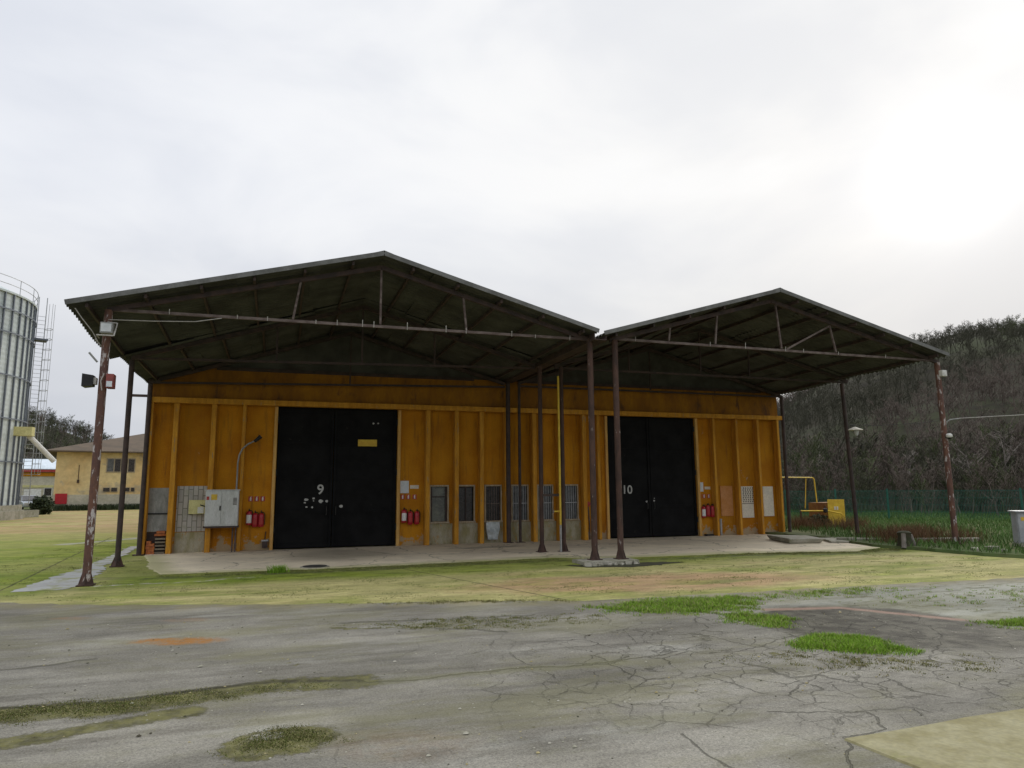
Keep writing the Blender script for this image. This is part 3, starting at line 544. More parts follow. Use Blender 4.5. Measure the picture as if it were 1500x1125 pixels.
def seg_arrays(segs, minr=0.0, sides=3):
    P0 = np.array([s[0] for s in segs]); P1 = np.array([s[1] for s in segs]); r0 = np.maximum([s[2] for s in segs], minr); r1 = np.maximum([s[3] for s in segs], minr * 0.8)
    D = P1 - P0; D /= np.linalg.norm(D, axis=1)[:, None] + 1e-9
    ref = np.where(np.abs(D[:, 2:3]) > 0.9, np.array([[1.0, 0, 0]]), np.array([[0, 0, 1.0]])); E = np.cross(D, ref); E /= np.linalg.norm(E, axis=1)[:, None] + 1e-9; G = np.cross(D, E)
    n = len(segs); V = np.zeros((n, 2 * sides, 3))
    for i in range(sides):
        a = 2 * math.pi * i / sides; o = E * math.cos(a) + G * math.sin(a); V[:, i] = P0 + o * r0[:, None]; V[:, sides + i] = P1 + o * r1[:, None]
    F = np.array([[i, (i + 1) % sides, sides + (i + 1) % sides, sides + i] for i in range(sides)])
    return V.reshape(-1, 3), (np.arange(n)[:, None, None] * 2 * sides + F[None]).reshape(-1, 4)
def scatter(name, protos, places, mats, zrot=True):
    Vs, Fs, Ms = [], [], []; off = 0
    for (x, y, z, s, k, mi) in places:
        V, F = protos[k]; a = rng.uniform(0, 6.283); c, q_ = math.cos(a), math.sin(a); sv = np.array([s * rng.uniform(.85, 1.2), s * rng.uniform(.85, 1.2), s])
        W_ = V * sv; W_ = np.stack([W_[:, 0] * c - W_[:, 1] * q_ + x, W_[:, 0] * q_ + W_[:, 1] * c + y, W_[:, 2] + z], 1)
        Vs.append(W_); Fs.append(F + off); Ms.append(np.full(len(F), mi)); off += len(V)
    return np_mesh(name, np.concatenate(Vs), np.concatenate(Fs), mats, np.concatenate(Ms))
def blades(name, pos, hgt, wid, lean, mat):
    n = len(pos); a = rng.uniform(0, 6.283, n); d = np.stack([np.cos(a), np.sin(a), np.zeros(n)], 1); b = rng.uniform(0, 6.283, n); ln = np.stack([np.cos(b), np.sin(b), np.zeros(n)], 1)
    h = hgt * rng.uniform(0.5, 1.2, n); w = wid * rng.uniform(0.6, 1.3, n); L = ln * (lean * h * rng.uniform(0.2, 1.2, n))[:, None]
    up = np.array([[0, 0, 1.0]])
    V = np.zeros((n, 5, 3)); V[:, 0] = pos - d * w[:, None]; V[:, 1] = pos + d * w[:, None]
    mid = pos + up * (h * 0.55)[:, None] + L * 0.35; V[:, 2] = mid + d * (w * .7)[:, None]; V[:, 3] = mid - d * (w * .7)[:, None]; V[:, 4] = pos + up * h[:, None] + L
    base = np.arange(n)[:, None] * 5; F = np.concatenate([base + np.array([[0, 1, 2]]), base + np.array([[0, 2, 3]]), base + np.array([[3, 2, 4]])])
    return np_mesh(name, V.reshape(-1, 3), F, [mat])
def slope_z(az, d, foot, crest, H):
    x, y = az_pt(az, d); k = min(1, max(0, (d - foot) / 15)); z = (hz(az, d, foot, crest, H(az)) if d <= crest else H(az))
    return x, y, z + k * 1.2 * (math.sin(x * .11 + 1.3) * math.cos(y * .09) + .5 * math.sin(x * .27 + y * .31)) - 0.3

# wood on the right slope
protos = [seg_arrays(bare_tree(s, 8.5, 0.95, 10, 5, 2, 0.13, 0.5, True), 0.03) for s in range(4)]
protos += [seg_arrays(bare_tree(20 + s, 3.4, 0.9, 14, 6, 2, 0.05, 0.7, True), 0.011) for s in range(3)]
pl = []
for i in range(3000):
    az = R(rng.uniform(36, 64)); d = math.sqrt(rng.uniform(62 ** 2, 200 ** 2)); x, y, z = slope_z(az, d, 52, 190, Hr)
    nz = math.sin(x * .05) + math.cos(y * .06 + x * .02); mi = 2 if nz > 0.8 else (1 if nz < -0.7 else 0)
    pl.append((x, y, z - 0.2, rng.uniform(0.3, 0.62) * (0.7 if d > 165 else 1), int(rng.integers(0, 4)), mi))
tag(scatter('bare_wood', protos, pl, [M['twig'], M['twig_red'], M['twig_green']]), 'bare brown winter wood covering the slope on the right', 'woodland', None, 'stuff')
pl = []
for i in range(760):
    az = R(rng.uniform(37, 64)); d = rng.uniform(47, 68); x, y, z = slope_z(az, d, 52, 190, Hr)
    pl.append((x, y, max(z, -0.05) - 0.1, rng.uniform(0.6, 1.5) * (0.75 + (d - 47) / 40), int(rng.integers(4, 7)), int(rng.choice([0, 1, 1, 2]))))
tag(scatter('thicket', protos, pl, [M['twig'], M['twig_red'], M['twig_green']]), 'tangled reddish brown thicket behind the green mesh fence', 'thicket', None, 'stuff')
pl = []
for i in range(1000):
    az = R(rng.uniform(-21, -8)); d = math.sqrt(rng.uniform(135 ** 2, 262 ** 2)); x, y, z = slope_z(az, d, 130, 255, Hl)
    pl.append((x, y, z - 0.2, rng.uniform(0.45, 0.8), int(rng.integers(0, 4)), int(rng.choice([0, 0, 1, 2]))))
tag(scatter('bare_wood', protos, pl, [M['twig'], M['twig_red'], M['twig_green']]), 'bare scrub wood on the distant slope behind the silo', 'woodland', None, 'stuff')
# pale bare patches on the left slope
def slope_patch(az0, az1, d0, d1):
    V = []; F = []; n, m = 14, 5
    for i in range(n + 1):
        for j in range(m + 1):
            u, v = i / n, j / m; az = az0 + (az1 - az0) * u; w = math.sin(math.pi * min(max(u, 0.04), 0.96)) * (0.7 + 0.3 * math.sin(u * 17))
            d = (d0 + d1) / 2 + (v - 0.5) * (d1 - d0) * w; x, y, z = slope_z(az, d, 130, 255, Hl); V.append((x, y, z + 0.9))
    for i in range(n):
        for j in range(m): a = i * (m + 1) + j; F.append((a, a + 1, a + m + 2, a + m + 1))
    struct(np_mesh('bare_earth', V, F, [M['quarry']]))
slope_patch(R(-17.6), R(-15.6), 190, 206); slope_patch(R(-14.4), R(-13.6), 178, 188)

# single bare trees standing out behind the fence
labels = ['pale bare tree leaning right above the thicket, nearest the right edge', 'pale forked bare tree in the thicket just right of the front right canopy post',
          'low pale bare tree seen between the two right canopy posts', 'pale bare tree just beyond the gas pipe frame']
for i, (px, d, h, sd) in enumerate(((1478, 56, 5.5, 51), (1425, 53, 5.0, 52), (1325, 55, 4.2, 53), (1192, 54, 4.0, 54))):
    az = AZ(px); x, y, z = slope_z(az, d, 52, 190, Hr); sg = bare_tree(sd, h, 1.0, 7, 5, 3, 0.11, 0.5)
    t = thing('bare_tree', labels[i], 'tree', (x, y, max(z, -0.02) - 0.05), 'pale bare trees behind the mesh fence')
    V, F = seg_arrays(sg[:3], 0.0, 7); o = np_mesh('trunk', V, F, [M['bark']]); o.parent = t
    V, F = seg_arrays(sg[3:], 0.016, 4); o = np_mesh('crown', V, F, [M['bark']]); o.parent = t

# weeds and grass on the asphalt, each patch its own ground cover
def poly_pts(poly, n, edge_soft=0.0):
    P = np.array(poly); lo, hi = P.min(0), P.max(0); out = []
    x0, y0 = P[:, 0], P[:, 1]; x1, y1 = np.roll(x0, -1), np.roll(y0, -1)
    while len(out) < n:
        q = rng.uniform(lo, hi, (n * 3, 2)) + rng.normal(0, edge_soft, (n * 3, 2)) * 0
        ins = np.zeros(len(q), bool)
        for a, b, c, d in zip(x0, y0, x1, y1):
            cond = ((b > q[:, 1]) != (d > q[:, 1])) & (q[:, 0] < (c - a) * (q[:, 1] - b) / (d - b + 1e-12) + a); ins ^= cond
        out += list(q[ins])
    q = np.array(out[:n]); q += rng.normal(0, edge_soft, q.shape); return q
def clumpy(q, keep, sc=3.0):
    v = np.sin(q[:, 0] * sc * 2.1 + 1.7) * np.cos(q[:, 1] * sc * 2.7) + 0.6 * np.sin(q[:, 0] * sc * 5.3 + q[:, 1] * sc * 4.1) + rng.normal(0, .35, len(q)); return q[v > np.quantile(v, 1 - keep)]
def patch(name, label, poly, n, h, mat, soft=0.1, z=-0.004, per=16, rad=0.03, cat='grass', core=None, dead=0.24):
    """low weeds: many small tufts, lower and thinner towards the rim of the patch, some dead blades among them"""
    c = poly_pts(poly, n, soft); P = np.array(poly).mean(0) if core is None else np.array(core); ext = np.array(poly).max(0) - np.array(poly).min(0)
    dn = np.sqrt((((c - P) / (ext * 0.5)) ** 2).sum(1)); nz = np.sin(c[:, 0] * 7.3 + 1.1) * np.cos(c[:, 1] * 8.9) * .42 + np.sin(c[:, 0] * 15 + c[:, 1] * 13) * .3 + rng.normal(0, .25, n)
    f = np.clip(1.25 - dn + nz, 0, 1.3); keep = f > .18; c, f = c[keep], f[keep]
    k = np.repeat(np.arange(len(c)), per); q = c[k] + rng.normal(0, rad, (len(k), 2)); hs = h * (0.35 + 0.75 * f[k]) * rng.uniform(.6, 1.3, len(c))[k]
    m_ = rng.uniform(0, 1, len(k)) < np.clip(f[k], .3, 1); q, hs = q[m_], hs[m_]
    pos = np.column_stack([q, np.full(len(q), z)]); o = blades(name, pos, hs, 0.0035, 1.0, mat)
    o.data.materials.append(M['deadblade']); mi = np.repeat((rng.uniform(0, 1, len(q)) < dead).astype(np.int32), 3)
    if len(mi) == len(o.data.polygons): o.data.polygons.foreach_set('material_index', mi)
    return tag(o, label, cat, None, 'stuff')
patch('grass', 'bright green weed grass in the long patch on the cracked asphalt near the concrete edge', [(7.7, -5.8), (8.5, -6.35), (9.3, -6.75), (9.9, -6.8), (10.35, -6.2), (10.75, -5.7), (9.5, -5.4), (8.7, -5.45)], 2300, 0.05, M['grass'], 0.16)
patch('grass', 'small bright green weed patch between the long patch and the damp earth', [(9.1, -7.1), (9.4, -7.95), (9.8, -7.75), (10.05, -7.3), (9.7, -6.8)], 620, 0.042, M['grass'], 0.14)
patch('grass', 'brightest green weed patch lying along the damp earth hollow', [(8.83, -8.95), (9.35, -8.6), (9.85, -8.55), (10.0, -9.0), (9.92, -9.65), (9.6, -9.5), (9.3, -9.3)], 1900, 0.048, M['grass'], 0.07, core=(9.5, -9.0), dead=.14)
patch('grass', 'green weed patch beside the damp earth at the right edge', [(12.0, -8.6), (12.6, -8.5), (13.3, -8.75), (12.6, -8.95), (12.1, -9.0)], 520, 0.04, M['grass'], 0.1)
patch('moss', 'olive moss tufts growing in the cracks across the middle asphalt', [(4.2, -5.6), (6.2, -5.85), (7.9, -6.2), (7.9, -6.7), (6.2, -6.9), (4.4, -6.0)], 420, 0.016, M['moss_tuft'], 0.1, per=22, rad=.035, cat='moss', dead=.3)
patch('moss', 'dark moss clumps in the cracks right of the bright weed patch and below it', [(8.0, -8.8), (9.2, -9.5), (10.6, -10.1), (10.2, -10.5), (8.8, -9.9), (7.6, -9.1)], 300, 0.014, M['moss_tuft'], 0.12, per=18, rad=.03, cat='moss', dead=.4)
patch('moss', 'olive moss band along the long crack at the lower left', [(-1.5, -8.35), (1.4, -8.5), (2.9, -8.45), (4.2, -8.6), (2.9, -8.85), (2.1, -9.0), (1.4, -8.85), (-1.5, -8.7)], 1500, 0.009, M['moss_tuft'], 0.08, per=20, rad=.04, cat='moss', dead=.25)
patch('moss', 'round olive moss patch on the asphalt at the lower left', [(3.1, -10.1), (3.3, -9.75), (3.75, -9.85), (3.9, -10.1), (3.55, -10.35)], 420, 0.009, M['moss_tuft'], 0.08, per=20, rad=.035, cat='moss', dead=.25)
patch('weeds', 'sparse green weeds between the long weed patch and the damp concrete edge', [(10.2, -5.3), (13.6, -5.5), (13.8, -6.1), (10.6, -6.2)], 420, 0.035, M['grass'], 0.2, cat='weeds', dead=.3)
patch('weeds', 'scattered low weeds in the pale cracked paving at the right edge', [(11.6, -6.2), (14, -6.0), (17.5, -6.3), (17, -8.2), (13.2, -8.1), (12.2, -7.2)], 330, 0.03, M['grass'], 0.3, cat='weeds', dead=.4, per=14)
patch('weeds', 'weed fringe along the edge between asphalt and mossy concrete in the middle', [(4.5, -3.95), (6.5, -4.42), (8.1, -5.02), (8.1, -5.2), (6.5, -4.62), (4.5, -4.15)], 260, 0.022, M['moss_tuft'], 0.05, cat='weeds', dead=.4, per=14)
patch('moss', 'thin dark moss fringe along the front edge of the canopy floor', [(0.9, 1.5), (1.4, 0.6), (4.9, 0.5), (8.3, 0.75), (10.2, 0.95), (10.3, 1.6), (8.2, 1.45), (4.9, 1.2)], 2400, 0.02, M['moss_tuft'], 0.12, per=12, rad=.05, cat='moss', dead=.2, z=-0.008)
patch('moss', 'thin dark moss fringe before the right half of the canopy floor', [(11.8, 0.6), (15.6, 0.4), (18.3, -0.4), (20.2, -0.1), (20.2, 0.6), (18.4, 0.0), (15.6, 0.72)], 1700, 0.022, M['moss_tuft'], 0.14, per=12, rad=.05, cat='moss', dead=.2, z=-0.008)
c = poly_pts([(-3, 3), (-0.9, -1.5), (3.6, -3.5), (8.1, -4.8), (17, -5.2), (20, -2.5), (18, -0.4), (11.5, 0.4), (5, 0.9), (1, 1.2), (-0.2, 8), (-3, 16)], 5200, 0.05); v_ = np.sin(c[:, 0] * 1.9 + 1) * np.cos(c[:, 1] * 2.6) + .5 * np.sin(c[:, 0] * 4.7 + c[:, 1] * 3.3) + rng.normal(0, .5, len(c)); c = c[v_ > .25]
k = np.repeat(np.arange(len(c)), 9); q = c[k] + rng.normal(0, .05, (len(k), 2)); o = blades('moss', np.column_stack([q, np.full(len(q), -.008)]), 0.012, 0.005, 1.0, M['moss_tuft']); tag(o, 'low moss and litter film over the yellow green concrete yard', 'moss', None, 'stuff')
# loose grit and leaf bits on the yard
n = 2200; c = poly_pts([(-2, -4.0), (6, -5.5), (14, -6.5), (13, -10.5), (7.5, -12.5), (2.5, -11.5), (-2, -8)], n); sz = rng.gamma(1.6, .003, n) + .002; V = np.zeros((n, 6, 3))
for k, (dx, dy, dz) in enumerate(((1, 0, .3), (-.2, .9, .3), (-.9, -.4, .3), (.3, .2, 1.0), (-.4, .3, .8), (.2, -.8, .4))): V[:, k] = np.column_stack([c[:, 0] + dx * sz * rng.uniform(.7, 1.3, n), c[:, 1] + dy * sz * rng.uniform(.7, 1.3, n), dz * sz * .7 - .004])
F = (np.arange(n)[:, None, None] * 6 + np.array([[0, 1, 3], [1, 4, 3], [1, 2, 4], [2, 5, 4], [5, 0, 3], [5, 3, 4]])[None]).reshape(-1, 3)
o = np_mesh('grit', V.reshape(-1, 3), F, [M['concrete'], M['soil'], M['deadblade']], np.repeat(rng.choice([0, 0, 0, 1, 2], n), 6)); tag(o, 'loose grit and leaf bits scattered on the asphalt', 'grit', None, 'stuff')
# verge grass on the right
q = poly_pts([(20.5, 2.2), (20.1, 0.9), (20.4, -2.3), (22, -4.5), (30, -7.5), (44, -10), (52, 8), (36, 30), (24.5, 30), (22.6, 7.4)], 60000, 0.1)
vz = 0.066
tag(blades('verge_grass', np.column_stack([q, np.full(len(q), vz)]), 0.2, 0.012, 0.8, M['grass_dull']), 'dark green rough grass of the verge by the mesh fence', 'grass', None, 'stuff')
q = poly_pts([(20.8, 1.6), (21.5, 0.1), (23.8, 0.6), (25.2, 3.0), (24.0, 4.6), (22.3, 3.6)], 6000, 0.25); q = clumpy(q, 0.42, 0.9)
tag(blades('dry_weeds', np.column_stack([q, np.full(len(q), vz)]), 0.45, 0.006, 0.7, M['weed_brown']), 'dry reddish brown weeds around the front right canopy post', 'weeds', None, 'stuff')
q = poly_pts([(23.0, 8.0), (24.4, 6.3), (27.6, 8.6), (25.8, 11.4)], 3500, 0.2); q = clumpy(q, 0.6, 0.9)
tag(blades('dry_weeds', np.column_stack([q, np.full(len(q), vz)]), 0.5, 0.006, 0.7, M['weed_brown']), 'dry brown weeds in front of the yellow gas cabinet', 'weeds', None, 'stuff')
q = np.array([(rng.normal(3.55, .09), rng.normal(.86, .05)) for _ in range(260)])
tag(blades('weed_tuft', np.column_stack([q, np.full(len(q), -0.006)]), 0.16, 0.008, 0.9, M['grass']), 'small green weed tuft at the front edge of the canopy floor', 'weed', None, 'stuff')

# ------------------------------------------------------------------ warehouse
WV = 7.03; UL, UR = -0.15, 21.85; HL = 4.36; BACK = 32.0
GL, GR_ = (3.4, 7.07), (14.5, 18.1)
def roof_z(u):
    if u < 10.68: return 4.95 + (6.78 - 4.95) * (u + 0.3) / 5.8 if u < 5.5 else 6.78 - (6.78 - 5.2) * (u - 5.5) / 5.18
    return 5.2 + (6.88 - 5.2) * (u - 10.68) / 5.42 if u < 16.1 else 6.88 - (6.88 - 5.3) * (u - 16.1) / 5.75
wh = thing('warehouse', 'low orange warehouse with two black double gates under twin gables', 'warehouse', (UL, WV, 0))
wins = [(8.17, 8.72, 'glass_green'), (9.1, 9.6, 'glass_dark'), (10.02, 10.53, 'glass_dark'), (10.95, 11.47, 'glass_grey'), (11.87, 12.37, 'glass_grey'), (12.8, 13.3, 'glass_grey')]
T = 0.22
def wall_piece(u0, u1, holes=()):
    m = MB()
    us = sorted({u0, u1, *[h[0] for h in holes], *[h[1] for h in holes]})
    for a, b in zip(us, us[1:]):
        hs = [h for h in holes if h[0] <= a and b <= h[1]]
        if hs: m.box(a, b, WV, WV + T, 0, hs[0][2]); m.box(a, b, WV, WV + T, hs[0][3], HL)
        else: m.box(a, b, WV, WV + T, 0, HL)
    m.build('front_wall', M['orange'], wh)
wall_piece(UL, GL[0]); wall_piece(GL[1], GR_[0], [(a, b, 0.72, 1.84) for a, b, g in wins]); wall_piece(GR_[1], UR)
top = [(u, roof_z(u) + 0.1) for u in (UL, 5.5, 10.68, 16.1, UR)]
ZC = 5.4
def gcut(zlo, zhi, name, mat, y0):
    us = sorted({UL, UR, 5.5, 10.68, 16.1, *np.linspace(UL, UR, 90).tolist()}); tp = [(u, min(zhi, roof_z(u) + 0.1)) for u in us]; seg_ = []
    for u, z in tp + [(None, -1)]:
        if z > zlo + 0.01: seg_.append((u, z))
        elif len(seg_) > 1: MB().prism([(seg_[0][0], zlo), (seg_[-1][0], zlo)] + seg_[::-1], 'y', y0, WV + T).build(name, mat, wh); seg_ = []
        else: seg_ = []
gcut(HL, ZC, 'gable_wall', M['orange_dark'], WV - 0.06); gcut(ZC + 0.003, 9, 'gable_top', M['roof'], WV - 0.045)  # gable split by height: brown-orange band, then the dark roof material
MB().box(1.6, 9.6, WV - 0.09, WV - 0.062, ZC - 0.05, ZC + 0.05).build('gable_rail', M['steel_dark'], wh); MB().box(11.5, 21.1, WV - 0.09, WV - 0.062, ZC - 0.05, ZC + 0.05).build('gable_rail', M['steel_dark'], wh)
MB().box(UL - 0.02, UR + 0.02, WV - 0.3, WV - 0.062, HL - 0.06, HL + 0.1).build('lintel_beam', M['rib'], wh, 0.01)
for u0, u1, nm in ((UL, UL + T, 'side_wall'), (UR - T, UR, 'side_wall')):
    MB().box(u0, u1, WV + T + 0.003, BACK, 0, 5.0).build(nm, M['orange'], wh)
MB().prism([(UL + T + .003, 0), (UR - T - .003, 0)] + [(min(max(u, UL + T + .003), UR - T - .003), z) for u, z in top[::-1]], 'y', BACK - 0.2, BACK).build('back_wall', M['orange'], wh)
for a, b in ((-0.3, 5.5), (5.5, 10.68), (10.68, 16.1), (16.1, 22.0)):
    m = MB(); za, zb = (roof_z(a) if a > -0.2 else 4.95) + .12, roof_z(b) + .12
    m.hexa([(a, WV + 0.02, za), (b, WV + 0.02, zb), (b, BACK + .3, zb), (a, BACK + .3, za), (a, WV + 0.02, za + .07), (b, WV + 0.02, zb + .07), (b, BACK + .3, zb + .07), (a, BACK + .3, za + .07)]); m.build('roof_slope', M['roof'], wh)
rib_us = [-0.15, 0.53, 1.54, 2.4, 7.95, 8.9, 9.75, 10.62, 11.6, 12.52, 13.44, 14.0, 18.72, 19.72, 20.68, 21.6]
for u in rib_us:
    w = 0.2 if u < 14 and u != 2.4 else 0.16
    r_ = MB().box(u, u + w - 0.06, WV - 0.29, WV - 0.002, 0, HL - 0.065).build('wall_rib', M['rib'], wh, 0.012)
for (a, b) in (GL, GR_):
    for u0, u1 in ((a - 0.1, a - 0.002), (b + 0.002, b + 0.1)): MB().box(u0, u1, WV - 0.1, WV - 0.002, 0, HL - 0.065).build('gate_jamb', M['jamb'], wh, 0.008)
for u0, u1, z0, z1, mt, nm in ((-0.02, 0.5, 1.14, 1.85, 'greypanel', 'wall_panel'), (-0.02, 0.5, 0.62, 1.1, 'greypanel', 'wall_panel'), (0.72, 1.51, 0.6, 1.9, 'tiles', 'block_infill'), (0.72, 1.51, 0.0, 0.58, 'lowpanel', 'low_panel'), (19.1, 19.62, 0.7, 1.8, 'boardpink', 'infill_board')):
    MB().box(u0, u1, WV - 0.03, WV - 0.003, z0, z1).build(nm, M[mt], wh)
MB().box(-0.02, 0.5, WV - 0.012, WV - 0.003, 0, 0.61).build('recess_back', M['steel_dark'], wh)
MB().box(-0.02, 0.5, WV - 0.05, WV - 0.031, 1.1, 1.14).build('panel_gap', M['black'], wh)  # black strip put in for the dark gap between the grey panels
for i, (a, b, gl) in enumerate(wins):
    nxt = [r for r in rib_us if r > b]; prv = [r for r in rib_us if r < a]
    MB().box(prv[-1] + 0.17, nxt[0] - 0.005, WV - 0.014, WV - 0.003, 0.01, 0.66).build('low_panel', M['lowpanel'], wh)
    m = MB(); fw = 0.045
    m.box(a - fw, a, WV - 0.05, WV + 0.1, 0.72, 1.84); m.box(b, b + fw, WV - 0.05, WV + 0.1, 0.72, 1.84); m.box(a - fw, b + fw, WV - 0.05, WV + 0.1, 1.842, 1.89); m.box(a - fw - .02, b + fw + .02, WV - 0.07, WV + 0.1, 0.67, 0.718)
    f = m.build('window', M['woodframe'], wh)
    MB().box(a, b, WV + 0.07, WV + 0.08, 0.72, 1.84).build('pane', M[gl], f)
    m = MB()
    if i == 0: m.box(a + 0.0, a + 0.06, WV + .02, WV + .05, .72, 1.84); m.box(b - 0.06, b, WV + .02, WV + .05, .72, 1.84); m.box(a + .06, b - .06, WV + .02, WV + .05, 1.5, 1.53); m.build('sash', M['steel_dark'], f)
    elif i == 1: m.box(a, b, WV + .02, WV + .05, 1.8, 1.84); m.box((a + b) / 2 - .012, (a + b) / 2 + .012, WV + .02, WV + .05, .72, 1.8); m.build('sash', M['steel_dark'], f)
    else:
        for k in range(6): x = a + (k + 0.5) * (b - a) / 6; m.cone((x, WV - 0.01, .72), (x, WV - 0.01, 1.84), 0.011, 0.011, 6)
        m.box(a, b, WV - 0.02, WV - 0.002, 1.26, 1.285); m.build('window_bars', M['zinc'] if i > 2 else M['steel_grey'], f)
for i, (a, b) in enumerate(((20.0, 20.52), (20.97, 21.43))):
    z0, z1 = (0.62, 1.78) if i == 0 else (0.66, 1.77)
    m = MB().box(a, b, WV - 0.05, WV - 0.004, z0, z1); m.cur = 1
    if i == 0:
        m.box(a + .01, b - .01, WV - .056, WV - .0505, 1.13, 1.15)
        for k in range(5):
            for j in range(8): x = a + .06 + k * .1; z = 1.19 + j * .072; m.box(x + (.02 if j % 2 else 0), x + .045 + (.02 if j % 2 else 0), WV - .056, WV - .0505, z, z + .045)
    m.build('window_board', [M['boardwhite'], M['steel_dark']], wh)
# gates: two leaves each
def gate_leaf(a, b, side):
    m = MB(); Y = WV + 0.05
    m.box(a, b, Y, Y + 0.05, 0.03, HL - 0.003)
    for z in (0.05, 1.05, 2.1, 3.15, HL - 0.2): m.box(a + 0.085, b - 0.085, Y - 0.035, Y - 0.001, z, z + 0.09)
    for u in (a, b - 0.08): m.box(u, u + 0.08, Y - 0.04, Y - 0.001, 0.035, HL - 0.075)
    lf = m.build('gate_leaf', M['gate'], wh)
    hx = b - 0.16 if side == 'l' else a + 0.1
    MB().tube([(hx, Y - 0.035, 1.0), (hx, Y - 0.09, 1.02), (hx, Y - 0.09, 1.24), (hx, Y - 0.035, 1.26)], 0.012, 6).build('handle', M['iron'], lf)
    for z in (0.5, 2.2, 3.8): u = a - 0.01 if side == 'l' else b + 0.01; MB().cone((u, Y - 0.06, z), (u, Y - 0.06, z + 0.2), 0.022, 0.022, 8).build('hinge', M['iron'], lf)
    return lf
Yp = WV + 0.05
def blots(lf, pts):
    for (u, z, r) in pts:
        k = 9; MB().prism([(u + r * 1.2 * random.uniform(.6, 1.2) * math.cos(2 * math.pi * i / k), z + r * random.uniform(.6, 1.2) * math.sin(2 * math.pi * i / k)) for i in range(k)], 'y', Yp - 0.004, Yp - 0.0015).build('paint_blot', M['paint_white'], lf)
lf = gate_leaf(GL[0] + 0.02, 5.08, 'l'); text_part('gate_number', '9', 0.42, (4.73, Yp - 0.004, 1.76), M['paint_white'], lf, 0.002, 0.006)
blots(lf, [(4.32, 1.47, .05), (4.53, 1.5, .035), (4.53, 1.43, .02), (4.28, 1.38, .03), (4.75, 1.42, .055), (4.93, 1.42, .04), (4.33, 1.25, .025), (4.5, 1.24, .03)])
lf = gate_leaf(5.1, GL[1] - 0.02, 'r'); pt = MB().box(5.83, 6.42, Yp - 0.05, Yp - 0.036, 3.12, 3.33).build('gate_plate', M['warn'], lf)
blots(lf, [(5.36, 1.26, .05), (5.14, 1.24, .03)]); blots(lf, [(6.3, 3.85, .03), (6.45, 3.86, .025)])
lf = gate_leaf(GR_[0] + 0.02, 16.2, 'l'); text_part('gate_number', '10', 0.42, (15.28, Yp - 0.004, 1.68), M['paint_white'], lf, 0.002, 0.006)
blots(lf, [(16.05, 1.27, .04)]); lf = gate_leaf(16.22, GR_[1] - 0.02, 'r'); blots(lf, [(16.34, 1.29, .035), (16.36, 1.38, .02)])
MB().box(-0.62, -0.152, 6.86, 6.94, 4.46, 4.53).build('bracket_bar', M['steel_dark'], wh)

# ------------------------------------------------------------------ canopies
ROWS = (0.0, 3.5, 6.72)
def corrugated(u0, z0a, z0b, u1, z1a, z1b, v0, v1, courses=4):
    """one roof slope: sheets in courses down the slope, corrugations running with the slope; z0a/z0b = heights of edge u0 at v0/v1"""
    m = MB(); n = int((v1 - v0) / 0.177 * 6)
    for c in range(courses):
        ta, tb = c / courses, (c + 1) / courses + (0.03 if c < courses - 1 else 0); lift = 0.012 * ((courses - c) % 2) + random.uniform(0, 0.012)
        b = len(m.v); off = random.uniform(-.012, .012)
        for i in range(n + 1):
            v = v0 + (v1 - v0) * i / n + off; wv = 0.027 * math.sin(2 * math.pi * (v - v0) / 0.177); f = i / n; sag = 0.02 * math.sin(f * 9 + c * 2.1)
            za = z0a + (z0b - z0a) * f; zb = z1a + (z1b - z1a) * f
            for t in (ta, tb): 
                u = u0 + (u1 - u0) * t; z = za + (zb - za) * t + wv + lift + sag; m.v.append((u, v, z)); m.v.append((u, v, z + 0.009))
        for i in range(n):
            q = b + i * 4; w = q + 4; m.face([q, w, w + 2, q + 2]); m.face([q + 1, q + 3, w + 3, w + 1]); m.face([q, q + 1, w + 1, w]); m.face([q + 2, w + 2, w + 3, q + 3])
        m.face([b, b + 2, b + 3, b + 1]); e = b + n * 4; m.face([e, e + 1, e + 3, e + 2])
    return m
def post(parent, u, v, top, r, mat, base=0.0, flare=True, lean=(0, 0)):
    m = MB(); m.cone((u, v, base + 0.012), (u + lean[0], v + lean[1], top), r, r, 14)
    p = m.build('post', mat, parent, smooth=True)
    m = MB(); m.box(u - 0.14, u + 0.14, v - 0.14, v + 0.14, base, base + 0.02)
    if flare:
        for k in range(4):
            a = k * math.pi / 2 + math.pi / 4 * 0; c, s_ = math.cos(a), math.sin(a); w = 0.008
            q = [(r * 0.9, base + 0.021), (0.13, base + 0.021), (0.125, base + 0.05), (r * 0.97, base + 0.24)]
            pts = [(u + c * d - s_ * w, v + s_ * d + c * w, z) for d, z in q] + [(u + c * d + s_ * w, v + s_ * d - c * w, z) for d, z in q]; m.hexa([pts[i] for i in (0, 1, 5, 4, 3, 2, 6, 7)])
        m.cone((u, v, base + 0.02), (u, v, base + 0.15), 0.125, r * 1.01, 4, a0=math.pi / 4)
    m.build('post_foot', M['steel_rust'], p); return p
def truss(parent, u0, u1, v, zc0, zc1, zt, struts, ua, za, ub, zb, mat):
    """bottom chord from u0 to u1; top chords from (u0,za)-(ua,apex)-(u1,zb); struts = list of (u,z)->(u,z)"""
    MB().bar((u0, v, zc0), (u1, v, zc1), 0.055, 0.06).build('tie_beam', M['steel_grey'] if mat else M['steel_dark'], parent)
    MB().bar((u0, v, za), (ua, v, zt), 0.08, 0.1).build('rafter', M['steel_dark'], parent); MB().bar((ua, v, zt), (u1, v, zb), 0.08, 0.1).build('rafter', M['steel_dark'], parent)
    for p, q in struts: MB().bar((p[0], v, p[1]), (q[0], v, q[1]), 0.045, 0.045).build('strut', M['steel_grey'] if mat else M['steel_dark'], parent)

